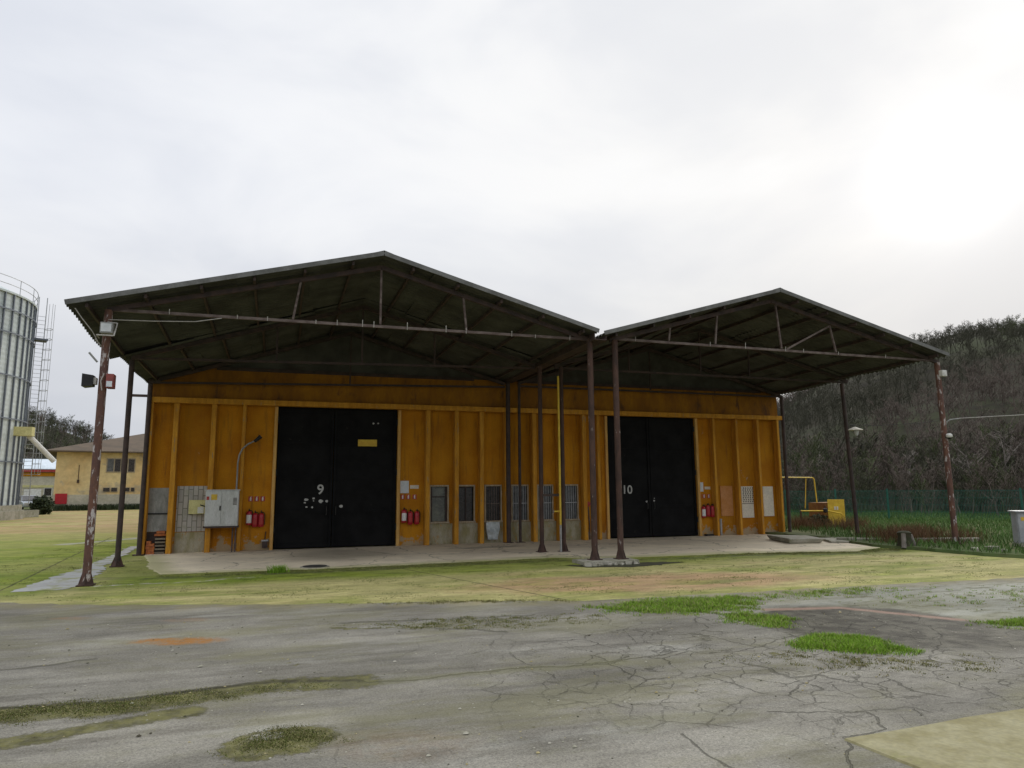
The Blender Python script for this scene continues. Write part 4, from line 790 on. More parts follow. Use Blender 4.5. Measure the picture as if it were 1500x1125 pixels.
# left canopy
cl_ = thing('loading_canopy', 'wider left gabled canopy on rusty posts sheltering gate 9 and the window row', 'canopy', (0.05, 0, 0))
V0, V1, V2 = -0.4, 3.62, 7.2
for n_, a in ((0, (-0.58, 5.33, 4.98, 5.5, 6.94, 6.9)), (1, (10.72, 5.5, 5.47, 5.5, 6.94, 6.9))):
    corrugated(*a, V0, V1).build('roof_slope', M['roof'], cl_, smooth=True)
for a in ((-0.3, 4.98, 4.9, 5.5, 6.88, 6.86), (10.7, 5.42, 5.36, 5.5, 6.88, 6.86)):
    corrugated(*a, V1 - 0.35, V2).build('roof_slope', M['roof'], cl_, smooth=True)
def ridge(parent, u, z, dz, v0, v1):
    m = MB(); m.hexa([(u - .2, v0, z - .045), (u, v0, z + .02), (u, v1, z + .02 + dz), (u - .2, v1, z - .045 + dz), (u - .2, v0, z - .035), (u, v0, z + .03), (u, v1, z + .03 + dz), (u - .2, v1, z - .035 + dz)])
    m.hexa([(u + .003, v0, z + .02), (u + .2, v0, z - .045), (u + .2, v1, z - .045 + dz), (u + .003, v1, z + .02 + dz), (u + .003, v0, z + .03), (u + .2, v0, z - .035), (u + .2, v1, z - .035 + dz), (u + .003, v1, z + .03 + dz)]); m.build('ridge_cap', M['ridge'], parent)
ridge(cl_, 5.5, 7.0, -0.06, V0 - 0.03, V2)
def edge_trim(parent, u0, z0, u1, z1, v):
    MB().bar((u0, v, z0 + 0.035), (u1, v, z1 + 0.022), 0.02, 0.1).build('verge_trim', M['ridge'], parent)
edge_trim(cl_, -0.58, 5.33, 5.5, 6.94, V0 - 0.03); edge_trim(cl_, 10.72, 5.5, 5.5, 6.94, V0 - 0.03)
pl_ = [post(cl_, 0.07, 0, 5.36, 0.076, M['steel_flaky'], 0, lean=(0.02, 0)), post(cl_, 10.65, -0.02, 5.42, 0.074, M['steel_rust'], 0.075)]
pl_ += [post(cl_, -0.08, 3.6, 5.0, 0.062, M['steel_dark']), post(cl_, 10.52, 3.15, 5.25, 0.062, M['steel_rust'])]
pl_ += [post(cl_, -0.13, 6.72, 4.95, 0.065, M['steel_dark'], 0, False), post(cl_, 10.72, 6.72, 5.3, 0.075, M['steel_dark'], 0, False)]
truss(cl_, 0.07, 10.6, 0.0, 5.37, 5.4, 6.76, [((5.5, 5.43), (5.5, 6.7)), ((3.62, 5.42), (3.76, 6.3)), ((7.5, 5.42), (7.42, 6.27))], 5.5, 5.36, 10.6, 5.4, 1)
truss(cl_, -0.08, 10.5, 3.5, 5.0, 5.25, 6.72, [((5.5, 5.16), (5.5, 6.66)), ((3.3, 5.12), (3.3, 6.02)), ((7.5, 5.2), (7.5, 6.1))], 5.5, 5.02, 10.5, 5.32, 0)
truss(cl_, -0.2, 10.6, 6.7, 4.86, 5.15, 6.66, [((5.5, 5.05), (5.5, 6.6))], 5.5, 4.86, 10.6, 5.25, 0)
def purlins(parent, ua, za, ub, zb, n, v0, v1, dz):
    for i in range(n):
        t = (i + 0.35) / n; u = ua + (ub - ua) * t; z = za + (zb - za) * t - 0.07
        MB().bar((u, v0, z), (u, v1, z + dz * (1 - t)), 0.05, 0.085).build('purlin', M['steel_dark'], parent)
purlins(cl_, -0.58, 5.33, 5.5, 6.94, 6, V0 + .05, V1 - .05, -0.33); purlins(cl_, 10.72, 5.5, 5.5, 6.94, 5, V0 + .05, V1 - .05, -0.05)
purlins(cl_, -0.3, 4.96, 5.5, 6.88, 6, V1, V2 - .1, -0.06); purlins(cl_, 10.66, 5.45, 5.5, 6.88, 5, V1, V2 - .1, -0.06)
for u in (1.2, 2.5, 3.1, 4.1, 4.55, 5.1, 5.35, 6.1, 7.0, 7.48, 8.6, 9.2, 10.1):
    MB().tube([(u, -0.06, 5.34), (u, -0.075, 5.42 + random.uniform(0, .09))], 0.009, 6).build('hook', M['wire'], cl_)
m = MB(); m.box(10.62, 10.95, V0 + .04, V2, 5.33, 5.35); m.box(10.62, 10.64, V0 + .04, V2, 5.351, 5.5); m.box(10.93, 10.95, V0 + .04, V2, 5.351, 5.44); m.build('valley_gutter', M['steel_dark'], cl_)

# right canopy
cr_ = thing('loading_canopy', 'right gabled canopy on leaning posts sheltering gate 10 and facing the hill', 'canopy', (11.25, 0, 0))
for a in ((10.86, 5.46, 5.42, 16.15, 7.0, 6.95), (22.02, 5.52, 5.43, 16.15, 7.0, 6.95)): corrugated(*a, V0, V1).build('roof_slope', M['roof'], cr_, smooth=True)
for a in ((10.86, 5.4, 5.36, 16.15, 6.93, 6.9), (21.98, 5.41, 5.27, 16.15, 6.93, 6.9)): corrugated(*a, V1 - 0.35, V2).build('roof_slope', M['roof'], cr_, smooth=True)
ridge(cr_, 16.15, 7.06, -0.06, V0 - 0.03, V2); edge_trim(cr_, 10.86, 5.46, 16.15, 7.0, V0 - 0.03); edge_trim(cr_, 22.02, 5.52, 16.15, 7.0, V0 - 0.03)
pr_ = [post(cr_, 11.32, -0.05, 5.42, 0.074, M['steel_rust'], 0.075), post(cr_, 22.2, 0.1, 5.4, 0.08, M['steel_flaky'], 0.09, lean=(-0.18, -0.1))]
pr_ += [post(cr_, 11.14, 3.05, 5.25, 0.062, M['steel_rust']), post(cr_, 22.2, 3.75, 5.3, 0.065, M['steel_dark'], 0.03, lean=(-0.2, 0))]
pr_ += [post(cr_, 11.12, 6.72, 5.3, 0.05, M['steel_dark'], 0, False), post(cr_, 21.93, 6.78, 5.25, 0.065, M['steel_dark'], 0, False)]
truss(cr_, 11.2, 22.05, 0.0, 5.46, 5.44, 6.82, [((16.42, 5.5), (16.3, 6.76)), ((16.6, 5.5), (18.12, 6.25)), ((18.12, 6.25), (18.28, 5.5)), ((14.3, 5.5), (14.4, 6.3)), ((12.9, 5.5), (12.95, 5.85))], 16.15, 5.42, 22.05, 5.4, 1)
truss(cr_, 11.12, 22.0, 3.5, 5.3, 5.3, 6.78, [((16.15, 5.35), (16.15, 6.7)), ((18.0, 5.35), (18.0, 6.2)), ((13.6, 5.35), (13.6, 6.0))], 16.15, 5.36, 22.0, 5.34, 0)
truss(cr_, 11.1, 21.9, 6.7, 5.2, 5.2, 6.74, [((16.15, 5.25), (16.15, 6.66))], 16.15, 5.3, 21.9, 5.2, 0)
purlins(cr_, 10.86, 5.46, 16.15, 7.0, 5, V0 + .05, V1 - .05, -0.04); purlins(cr_, 22.02, 5.52, 16.15, 7.0, 6, V0 + .05, V1 - .05, -0.08)
purlins(cr_, 10.86, 5.4, 16.15, 6.93, 5, V1, V2 - .1, -0.04); purlins(cr_, 21.98, 5.41, 16.15, 6.93, 6, V1, V2 - .1, -0.12)
for u in (11.9, 14.1, 15.2, 16.5, 17.1, 18.3, 20.0): MB().tube([(u, -0.06, 5.42), (u, -0.075, 5.5 + random.uniform(0, .08))], 0.009, 6).build('hook', M['wire'], cr_)
MB().bar((10.52, 3.1, 1.57), (11.1, 3.06, 1.57), 0.05, 0.07).build('cross_bar', M['steel_dark'], cr_)

# plinth under the two middle front posts, soil around it
pf = thing('plinth', 'broken concrete plinth under the two middle front canopy posts', 'plinth', (10.9, 0, 0))
m = MB(); m.prism([(x, y) for x, y in ragged([(10.25, -0.38), (10.9, -0.5), (11.6, -0.42), (11.62, 0.3), (10.2, 0.3)], 0.12, 0.02)], 'z', -0.004, 0.075); m.build('slab', M['concrete'], pf)
m = MB()
for i in range(16): a = random.uniform(10.1, 11.6); r_ = random.uniform(.03, .08); y = -0.5 + random.uniform(-.12, .06); m.box(a - r_, a + r_, y - r_ * .7, y + r_ * .7, -0.004, r_ * .9, random.uniform(0, 3), r_ * .25)
m.build('rubble', M['concrete'], pf)
struct(MB().prism(ragged([(9.85, -0.2), (10.1, -0.75), (10.9, -1.0), (11.9, -0.95), (12.7, -0.6), (11.9, -0.3), (10.9, -0.4)], 0.15, 0.04), 'z', -0.0075, 0.002).build('soil_patch', M['soil']))

# ------------------------------------------------------------------ things on the front wall
def extinguisher():
    o = thing('fire_extinguisher', 'x', 'fire extinguisher')
    b = MB().lathe([(0.07, 0), (0.082, 0.02), (0.082, 0.34), (0.074, 0.375), (0.045, 0.40), (0.028, 0.41)], (0, 0, 0), 18).build('cylinder', M['red'], o, smooth=True)
    m = MB(); m.cone((0, 0, 0.405), (0, 0, 0.44), 0.02, 0.02, 10); m.box(-0.014, 0.014, -0.1, 0.02, 0.44, 0.456); m.bar((0, -0.09, 0.475), (0, 0.01, 0.46), 0.026, 0.012); m.build('valve', M['black'], o)
    MB().tube([(0.02, 0, 0.425), (0.075, -0.01, 0.42), (0.1, -0.012, 0.35), (0.1, -0.012, 0.12), (0.095, -0.012, 0.06)], 0.012, 6).build('hose', M['black'], o)
    MB().box(-0.03, 0.03, 0.082, 0.1, 0.1, 0.36).build('wall_bracket', M['black'], o); return o
def wrap_label(parent, mat, a0, a1, z0, z1):
    m = MB(); n = 6; r0 = 0.0835
    for k in range(n):
        A, B = a0 + (a1 - a0) * k / n, a0 + (a1 - a0) * (k + 1) / n; b = len(m.v); m.v += [(r0 * math.cos(a), r0 * math.sin(a), z) for a in (A, B) for z in (z0, z1)]; m.face([b, b + 2, b + 3, b + 1])
    o = m.build('label', mat, None); o.parent = parent; return o
ex0 = extinguisher(); first = True
sets = [([(2.7, .75), (2.87, .69), (3.04, .69)], 'on the orange wall left of gate 9'), ([(7.3, .72), (7.5, .66), (7.71, .66)], 'on the orange wall right of gate 9'), ([(18.27, .66), (18.46, .70), (18.65, .68)], 'on the orange wall right of gate 10')]
names = ['red extinguisher with a white label, left one %s', 'red extinguisher, middle one of the three %s', 'red extinguisher, right one of the three %s']
for pts, where in sets:
    for k, (u, z) in enumerate(pts):
        o = ex0 if first else copy_tree(ex0); first = False
        o.location = (u, WV - 0.11, z); o['label'] = names[k] % where; o['group'] = 'fire extinguishers on the warehouse wall'
    
for o in [x for x in COL.objects if x.name.startswith('fire_extinguisher')]:
    if 'white label' in o['label']: wrap_label(o, M['white'], R(-150), R(-30), 0.06, 0.3)
    else: wrap_label(o, M['redflat'], R(-130), R(-50), 0.08, 0.22)
def safety_sign():
    o = MB().box(-0.065, 0.065, -0.004, 0.0, -0.075, 0.075).build('safety_sign', M['redflat'])
    MB().prism([(-0.022, -0.055), (0.022, -0.055), (0.022, 0.025), (0.012, 0.04), (0.012, 0.052), (0.035, 0.058), (0.03, 0.066), (-0.012, 0.06), (-0.012, 0.04), (-0.022, 0.025)], 'y', -0.007, -0.0041).build('symbol', M['white'], o); return o
sg0 = safety_sign(); first = True
for us, z, where in (((2.72, 2.89, 3.06), 1.51, 'left of gate 9'), ((7.27, 7.45, 7.65), 1.52, 'right of gate 9'), ((18.22, 18.4, 18.6), 1.43, 'right of gate 10')):
    for u, w in zip(us, ('left', 'middle', 'right')):
        o = sg0 if first else copy_tree(sg0); first = False; o.location = (u, WV - 0.003, z)
        tag(o, f'small red and white extinguisher sign, {w} of the row of three {where}', 'sign', 'extinguisher signs on the warehouse wall')
for (u0, u1, z0, z1, w) in ((7.12, 7.46, 1.64, 2.03, 'gate 9'), (18.16, 18.38, 1.6, 1.94, 'gate 10')):
    o = MB().box(u0, u1, WV - 0.012, WV - 0.003, z0, z1).build('notice_sheet', M['paper']); tag(o, f'white notice sheet on the orange wall right of {w}', 'notice', 'notice sheets beside the gates')
for (u0, u1, z0, z1, w) in ((7.5, 7.78, 1.78, 1.89, 'gate 9'), (18.44, 18.68, 1.68, 1.78, 'gate 10')):
    o = MB().box(u0, u1, WV - 0.01, WV - 0.003, z0, z1).build('name_plate', M['boardwhite']); tag(o, f'narrow cream plate beside the white notice right of {w}', 'plate', 'cream plates beside the notices')

ca = thing('electrical_cabinet', 'large pale grey wall cabinet with two doors and yellow warning marks', 'electrical cabinet', (1.95, WV, 0.76))
ct, cb = WV - 0.62, WV - 0.3
MB().box(1.53, 2.42, ct, cb, 0.76, 1.76).build('cabinet_body', M['cabinet'], ca, 0.006)
for a, b in ((1.55, 1.955), (1.965, 2.40)):
    m = MB().box(a, b, ct - 0.022, ct - 0.001, 0.8, 1.74); m.cur = 1
    if a > 1.6:
        for k in range(6): m.box(2.27, 2.37, ct - 0.027, ct - 0.0225, 1.36 + k * .035, 1.378 + k * .035)
    d = m.build('cabinet_door', [M['cabinet'], M['steel_dark']], ca)
    if a < 1.6:
        MB().box(1.68, 1.84, ct - 0.026, ct - 0.0225, 1.5, 1.66).build('warning_label', M['warn'], d); MB().box(1.56, 1.63, ct - 0.026, ct - 0.0225, 1.5, 1.6).build('warning_label', M['redflat'], d)
        MB().box(1.915, 1.945, ct - 0.05, ct - 0.0225, 1.2, 1.33).build('handle', M['black'], d)
MB().box(1.5, 2.44, ct - 0.03, cb, 1.762, 1.79).build('cabinet_roof', M['cabinet'], ca)
MB().box(1.5, 2.44, ct - 0.01, cb, 0.71, 0.758).build('cabinet_rail', M['steel_dark'], ca)
for u in (2.28, 2.36): MB().tube([(u, cb - .08, 0.71), (u, cb - .06, 0.0)], 0.022, 8).build('supply_pipe', M['steel_grey'], ca)
o = thing('conduit_lamp', 'curved grey conduit rising from the wall cabinet to a black lamp head', 'conduit', (2.33, WV, 1.79))
MB().tube([(2.33, WV - 0.34, 1.79), (2.33, WV - 0.34, 2.55), (2.36, WV - 0.34, 2.8), (2.44, WV - 0.34, 2.98), (2.58, WV - 0.33, 3.12), (2.8, WV - 0.3, 3.24)], 0.024, 8).build('conduit', M['greypanel'], o, smooth=True)
MB().cone((2.76, WV - 0.3, 3.2), (2.94, WV - 0.32, 3.36), 0.045, 0.065, 10).build('lamp_head', M['black'], o)
mt = thing('meter_box', 'pale yellow meter box on the whitewashed blocks left of the wall cabinet', 'meter box', (1.27, WV, 1.1))
MB().box(1.06, 1.5, WV - 0.2, WV - 0.032, 1.1, 1.5).build('box', M['paleyellow'], mt, 0.008); MB().box(1.3, 1.46, WV - 0.206, WV - 0.201, 1.12, 1.3).build('label', M['white'], mt); MB().bar((1.36, WV - 0.21, 1.36), (1.5, WV - 0.21, 1.31), 0.01, 0.03).build('lock_bar', M['black'], mt)
mt = thing('junction_box', 'small dark junction box with pale lid low beside gate 9', 'junction box', (3.17, WV, 0))
MB().box(3.1, 3.25, WV - 0.16, WV - 0.003, 0.08, 0.27).build('box', M['steel_dark'], mt, 0.006); MB().box(3.08, 3.27, WV - 0.18, WV - 0.003, 0.272, 0.31).build('lid', M['zinc'], mt); MB().tube([(3.17, WV - 0.05, 0.32), (3.19, WV - 0.05, 0.55)], 0.014).build('cable', M['black'], mt)
rb = thing('brick_pile', 'loose orange bricks and grey boards in the leftmost wall recess', 'brick pile', (0.25, WV - .12, 0))
for i in range(9): x = 0.02 + (i % 2) * .1 + random.uniform(0, .02); z = (i // 2) * .075; MB().box(x, x + .11, WV - .2 - random.uniform(0, .03), WV - .05, z, z + .07, random.uniform(-.15, .15)).build('brick', M['brick'], rb)
for i in range(5): z = .02 + i * .095; MB().box(.24, .5, WV - .2, WV - .03, z, z + .045, random.uniform(-.08, .08)).build('board', M['oldwood'], rb)
MB().box(.2, .5, WV - .12, WV - .05, .5, .56, .1).build('broken_tile', M['brick'], rb); MB().box(.26, .48, WV - .14, WV - .06, .57, .64, -.1).build('broken_tile', M['brick'], rb)
# sack under the third window
bm = bmesh.new(); bmesh.ops.create_cube(bm, size=1); bmesh.ops.subdivide_edges(bm, edges=bm.edges[:], cuts=6, use_grid_fill=True)
for v in bm.verts:
    x, y, z = v.co; n_ = math.sin(x * 9 + z * 7) * .06 + math.sin(z * 17 + x * 5) * .035; v.co = Vector((10.22 + x * (.42 + .06 * math.sin(z * 4)), WV - 0.12 + y * .16 * (1 - abs(z) * .8) + n_ * .4, .40 + z * .56))
me = bpy.data.meshes.new('sack'); bm.to_mesh(me); bm.free(); me.materials.append(M['sack']); o = bpy.data.objects.new('sack', me); COL.objects.link(o)
tag(o, 'pale plastic sack slumped against the wall under the third window', 'sack')
o = thing('standpipe', 'thin standpipe with a red valve on the wall left of gate 10', 'standpipe', (13.62, WV, 0))
MB().tube([(13.72, WV - 0.1, 0), (13.72, WV - 0.1, 0.5), (13.68, WV - 0.1, 1.12)], 0.025).build('pipe', M['steel_grey'], o); MB().cone((13.68, WV - 0.16, 1.22), (13.68, WV - 0.06, 1.22), 0.07, 0.07, 10).build('valve', M['redflat'], o); MB().tube([(13.68, WV - 0.1, 1.12), (13.68, WV - 0.1, 1.3)], 0.03).build('valve_body', M['redflat'], o)
o = thing('downpipe', 'short grey pipe low on the wall right of gate 10', 'pipe', (19.02, WV, 0)); MB().tube([(19.02, WV - 0.06, 0), (19.02, WV - 0.06, 0.55)], 0.045, 10).build('pipe', M['zinc'], o); MB().cone((19.02, WV - 0.06, .55), (19.02, WV - 0.06, .6), 0.055, 0.055, 10).build('collar', M['zinc'], o)
MB_ = MB().box(18.3, 18.62, WV - 0.2, WV - 0.04, 0.0, 0.07); o = MB_.build('wood_block', M['black'], None, 0.01); tag(o, 'low black block on the floor below the extinguishers right of gate 10', 'block')
# yellow gas pipe beside the middle right post
o = thing('gas_pipe', 'thin yellow gas pipe running up beside the middle canopy post', 'gas pipe', (11.02, 2.93, 0))
MB().tube([(11.0, 2.93, 0.75), (11.0, 2.93, 4.95)], 0.03, 10).build('pipe', M['gasyellow'], o, smooth=True); MB().tube([(11.0, 2.93, 0.0), (11.0, 2.93, 0.745)], 0.03, 10).build('pipe_foot', M['greypanel'], o, smooth=True)
MB().tube([(10.8, 2.93, 1.12), (10.97, 2.93, 1.12)], 0.022, 8).build('stub', M['gasyellow'], o); MB().cone((10.78, 2.93, 1.08), (10.78, 2.93, 1.16), 0.035, 0.035, 8).build('valve', M['steel_grey'], o)

# ------------------------------------------------------------------ things on the posts
fl = thing('floodlight', 'square white framed floodlight at the top of the left front post', 'floodlight', (0.1, -0.1, 4.93))
m = MB(); m.box(.02, .24, -.3, -.12, 4.83, 5.05); m.build('housing', M['greypanel'], fl, 0.01)
MB().box(0.04, .22, -.312, -.301, 4.86, 5.02).build('glass', M['lampglass'], fl)
m = MB(); m.tube([(-.02, -.1, 4.76), (-.02, -.32, 4.78), (.28, -.32, 4.78), (.28, -.1, 5.08), (0.1, -.08, 5.1)], .014, 6); m.tube([(.02, -.09, 4.6), (-.06, -.2, 4.72)], .014, 6); m.build('bracket', M['wire'], fl)
a = thing('loudspeaker', 'black box loudspeaker on the left side of the left front post', 'loudspeaker', (-0.12, -0.1, 3.9))
m = MB(); m.hexa([(-.24, -.2, 3.78), (-.06, -.15, 3.8), (-.06, .06, 3.8), (-.24, .1, 3.78), (-.24, -.2, 4.03), (-.06, -.15, 4.01), (-.06, .06, 4.01), (-.24, .1, 4.03)]); m.build('horn', M['black'], a); MB().box(-.06, -.012, -.1, .03, 3.84, 3.97).build('mount', M['wire'], a)
a = thing('alarm_box', 'red and white alarm box on the right side of the left front post', 'alarm', (0.28, -0.1, 3.9))
MB().box(.165, .3, -.16, .06, 3.77, 4.05).build('housing', M['reddull'], a, 0.008); MB().box(.18, .28, -.172, -.161, 3.79, 3.9).build('label', M['paper'], a); MB().tube([(.1, -.11, 3.72), (.07, -.12, 3.9), (.12, -.11, 4.06)], .012, 6).build('cable', M['wire'], a)
o = MB().tube([(-.02, -.09, 4.28), (-.17, -.12, 4.46)], .022, 6).build('pipe_stub', M['greypanel']); tag(o, 'short grey pipe stub slanting up off the left front post', 'pipe stub')
o = MB().tube([(-.42, -.35, 5.28), (-.3, -.3, 5.1), (-.12, -.2, 4.86), (-.04, -.12, 4.7)], .01, 5).build('cable', M['wire']); tag(o, 'pale loose cable hanging from the left canopy corner to the left front post', 'cable')
o = MB().tube([(.12, -.12, 5.14), (.9, -.09, 5.17), (1.7, -.07, 5.22), (2.2, -.06, 5.33)], .009, 5).build('cable', M['wire']); tag(o, 'pale cable from the floodlight up to the left tie beam', 'cable')
def vbox(name, label, cat, c, s, mat, m2):
    o = thing(name, label, cat, c); MB().box(c[0] - s, c[0] + s, c[1] - s * .8, c[1] + s * .8, c[2] - s, c[2] + s).build('housing', mat, o, 0.008); MB().box(c[0] - s * .5, c[0] + s * .5, c[1] - s * .95, c[1] - s * .81, c[2] - s * .6, c[2] + s * .4).build('cover', m2, o); return o
vbox('junction_box', 'white junction box near the top of the front right canopy post', 'junction box', (22.08, -0.11, 5.05), 0.09, M['white'], M['white'])
o = thing('security_camera', 'small white security camera halfway up the front right canopy post', 'camera', (22.08, -0.08, 3.18))
MB().lathe([(0.055, -.06), (0.085, -.03), (0.085, 0.03), (.05, .06)], (22.08, -0.12, 3.2), 14).build('dome', M['white'], o, smooth=True); MB().lathe([(0.03, -.1), (0.06, -.07), (0.06, -.058)], (22.08, -0.12, 3.2), 12).build('lens', M['black'], o, smooth=True); MB().box(22.04, 22.12, -.09, -.02, 3.14, 3.2).build('bracket', M['black'], o)
o = thing('post_lamp', 'white cone shaded lamp on the middle right canopy post', 'lamp', (22.2, 3.7, 3.7))
MB().lathe([(.02, .1), (.05, .09), (.25, .0), (.26, -.015), (.24, -.015), (.04, .06)], (22.3, 3.62, 3.68), 20, False).build('shade', M['boardwhite'], o, smooth=True); MB().lathe([(.075, 0), (.07, -.09), (.04, -.19), (.01, -.2)], (22.34, 3.6, 3.68), 14).build('glass_bowl', M['lampglass'], o, smooth=True); MB().tube([(22.15, 3.7, 3.85), (22.3, 3.62, 3.82)], .015, 6).build('arm', M['black'], o)
o = thing('cable_bracket', 'bent grey pipe bracket holding the overhead cable on the front right post', 'bracket', (22.2, 0.2, 3.2)); MB().tube([(22.24, .12, 3.05), (22.26, .12, 3.5), (22.3, .1, 3.62), (22.38, .06, 3.69), (22.62, -.06, 3.72)], .02, 8).build('pipe', M['greypanel'], o)
o = MB().tube([(22.15, 3.75, 3.86), (22.3, 2.6, 3.74), (22.5, 1.1, 3.7), (22.62, -.06, 3.73)], .008, 5).build('cable', M['wire_dark']); tag(o, 'dark sagging cable between the two right canopy posts', 'cable')
o = MB().tube([(22.62, -.06, 3.73), (24.5, -1.6, 3.78), (27.5, -4.3, 3.95), (36, -12, 4.6)], .011, 5).build('cable', M['wire']); tag(o, 'pale overhead cable leaving the front right post to the right edge', 'cable')

# ------------------------------------------------------------------ ground objects
o = thing('manhole_cover', 'round iron manhole cover in the canopy floor before gate 9', 'manhole cover', (4.34, 1.6, 0.008)); MB().lathe([(.33, 0), (.33, .012), (.3, .014)], (4.34, 1.6, .008), 28).build('ring', M['concrete'], o); MB().lathe([(.27, 0), (.27, .012)], (4.34, 1.6, .0225), 28).build('lid', M['iron'], o)
o = MB().hexa([(18.55, 2.75, .012), (19.6, 2.6, .012), (20.3, 4.1, .012), (19.2, 4.5, .012), (18.5, 2.7, .17), (19.7, 2.5, .15), (20.4, 4.15, .14), (19.15, 4.6, .16)]).build('concrete_slab', M['concrete'], None, 0.02); tag(o, 'thick loose concrete slab lying on the floor right of gate 10', 'slab', 'loose slabs at the right end of the floor')
o = MB().hexa([(19.9, 2.5, .012), (20.7, 2.2, .012), (21.3, 3.6, .012), (20.55, 3.7, .012), (19.9, 2.5, .07), (20.7, 2.2, .06), (21.3, 3.6, .07), (20.55, 3.7, .08)]).build('concrete_slab', M['concrete'], None, 0.012); tag(o, 'thin flat concrete slab beside the thick loose slab', 'slab', 'loose slabs at the right end of the floor')
st = thing('tree_stump', 'dark broken tree stump at the verge edge before the dry weeds', 'stump', (20.45, .25, .02))
m = MB(); m.lathe([(.28, 0), (.2, .1), (.17, .3), (.19, .42), (.12, .46)], (20.45, .25, .02), 12); m.build('trunk', M['soil'], st, smooth=True); MB().cone((20.22, .08, .02), (20.3, .14, .42), .07, .06, 8).build('side_shoot', M['bark'], st); MB().cone((20.72, .16, .02), (20.62, .2, .38), .06, .05, 8).build('side_shoot', M['bark'], st)
kb = MB().box(21.2, 23.6, .75, .95, .05, .2, -.35).build('concrete_kerb', M['concrete'], None, .02); tag(kb, 'low pale concrete kerb between the stump and the front right post', 'kerb')
kb = MB().box(20.3, 21.9, 2.3, 2.45, .03, .14, -.75).build('concrete_kerb', M['concrete'], None, .02); tag(kb, 'low concrete kerb between the stump and the middle right post', 'kerb')
for i, (x, y, s_) in enumerate(((21.4, -1.6, .1), (21.2, -2.1, .07), (20.9, -1.5, .08))):
    o = MB().box(x - s_ * 1.6, x + s_ * 1.6, y - s_, y + s_, .05, .05 + s_ * 1.1, .4 * i, s_ * .25).build('stone', M['concrete'], None, .01); tag(o, ['largest pale stone in the verge grass near the grey cabinet', 'small stone at the verge edge, nearest the grey cabinet', 'pale stone left of the largest stone on the verge'][i], 'stone', 'pale stones on the verge')
gc = thing('street_cabinet', 'grey steel street cabinet with an orange label at the right edge', 'street cabinet', (23.0, -1.9, .06))
rzc = R(-36); gm = Matrix.Translation((22.84, -1.27, .06)) @ Matrix.Rotation(rzc, 4, 'Z')
def gbox(nm, x0, x1, y0, y1, z0, z1, mat, bev=.0):
    m = MB(); m.box(x0, x1, y0, y1, z0, z1); m.v = [tuple(gm @ Vector(v)) for v in m.v]; return m.build(nm, mat, gc, bev)
gbox('plinth', 0.0, 1.3, 0.0, .5, -.02, .1, M['concrete']); gbox('body', .03, 1.27, .03, .47, .102, .95, M['greybox'], .01); gbox('roof', -.02, 1.32, -.03, .53, .952, .985, M['zinc'])
d = gbox('door', .05, .62, .005, .028, .13, .92, M['greybox'], .004); gbox('door', .66, 1.24, .005, .028, .13, .92, M['greybox'], .004); gbox('label', .12, .36, -.001, .0045, .72, .82, M['warn']); gbox('cable_entry', .38, .5, -.04, .002, .1, .3, M['black'])

# gas station group
gp = thing('gas_pipe', 'tall yellow pipe loop from the warehouse corner down to the ground', 'gas pipe', (25.2, 9.4, .06))
MB().tube([(21.9, 7.3, 2.12), (26.02, 10.1, 2.15), (26.08, 10.06, 2.13), (26.1, 10.03, 2.07), (26.12, 9.9, .06)], .026, 10).build('pipe', M['gasyellow'], gp, smooth=True)
MB().tube([(25.85, 10.25, 2.12), (25.75, 10.3, .8)], .02, 8).build('riser', M['gasyellow'], gp); 
gb = thing('gas_cabinet', 'yellow gas regulator cabinet with a brown left side by the mesh fence', 'gas cabinet', (26.4, 9.9, .06))
MB().hexa([(25.95, 9.35, .3), (26.6, 8.95, .3), (27.1, 10.1, .3), (26.2, 10.6, .3), (25.95, 9.35, 1.06), (26.6, 8.95, 1.1), (27.1, 10.1, 1.08), (26.2, 10.6, 1.04)]).build('body', M['brownside'], gb)  # whole body is brown, only door and legs are yellow
m = MB(); m.hexa([(26.05, 9.27, .12), (26.62, 8.92, .12), (26.66, 8.96, .12), (26.09, 9.31, .12), (26.05, 9.27, 1.2), (26.62, 8.92, 1.2), (26.66, 8.96, 1.2), (26.09, 9.31, 1.2)])
dr = m.build('door', M['gasyellow'], gb)
m = MB()
for t in (.38, .52): x = 26.05 + .57 * t; y = 9.27 - .35 * t; m.hexa([(x, y - .012, .76), (x + .05, y - .042, .76), (x + .05, y - .03, .76), (x, y, .76), (x, y - .012, .9), (x + .05, y - .042, .9), (x + .05, y - .03, .9), (x, y, .9)])
m.build('label', M['white'], dr)
for x, y in ((26.1, 9.35), (26.58, 9.04), (27.04, 10.05), (26.22, 10.5)): MB().tube([(x, y, .06), (x, y, .3)], .035, 8).build('leg', M['gasyellow'], gb)
gv = thing('gas_valve_run', 'low yellow pipe run with a black valve in front of the gas cabinet', 'gas pipe', (25.6, 9.4, .06))
MB().tube([(24.9, 9.6, .72), (25.9, 9.1, .72), (26.3, 8.75, .6), (26.35, 8.7, .06)], .03, 10).build('pipe', M['gasyellow'], gv, smooth=True); MB().lathe([(.03, -.1), (.1, -.06), (.1, .06), (.03, .1), (.02, .2)], (25.8, 9.15, .74), 12).build('valve', M['black'], gv); MB().tube([(24.9, 9.6, .72), (24.9, 9.6, .06)], .035, 8).build('leg', M['steel_rust'], gv)
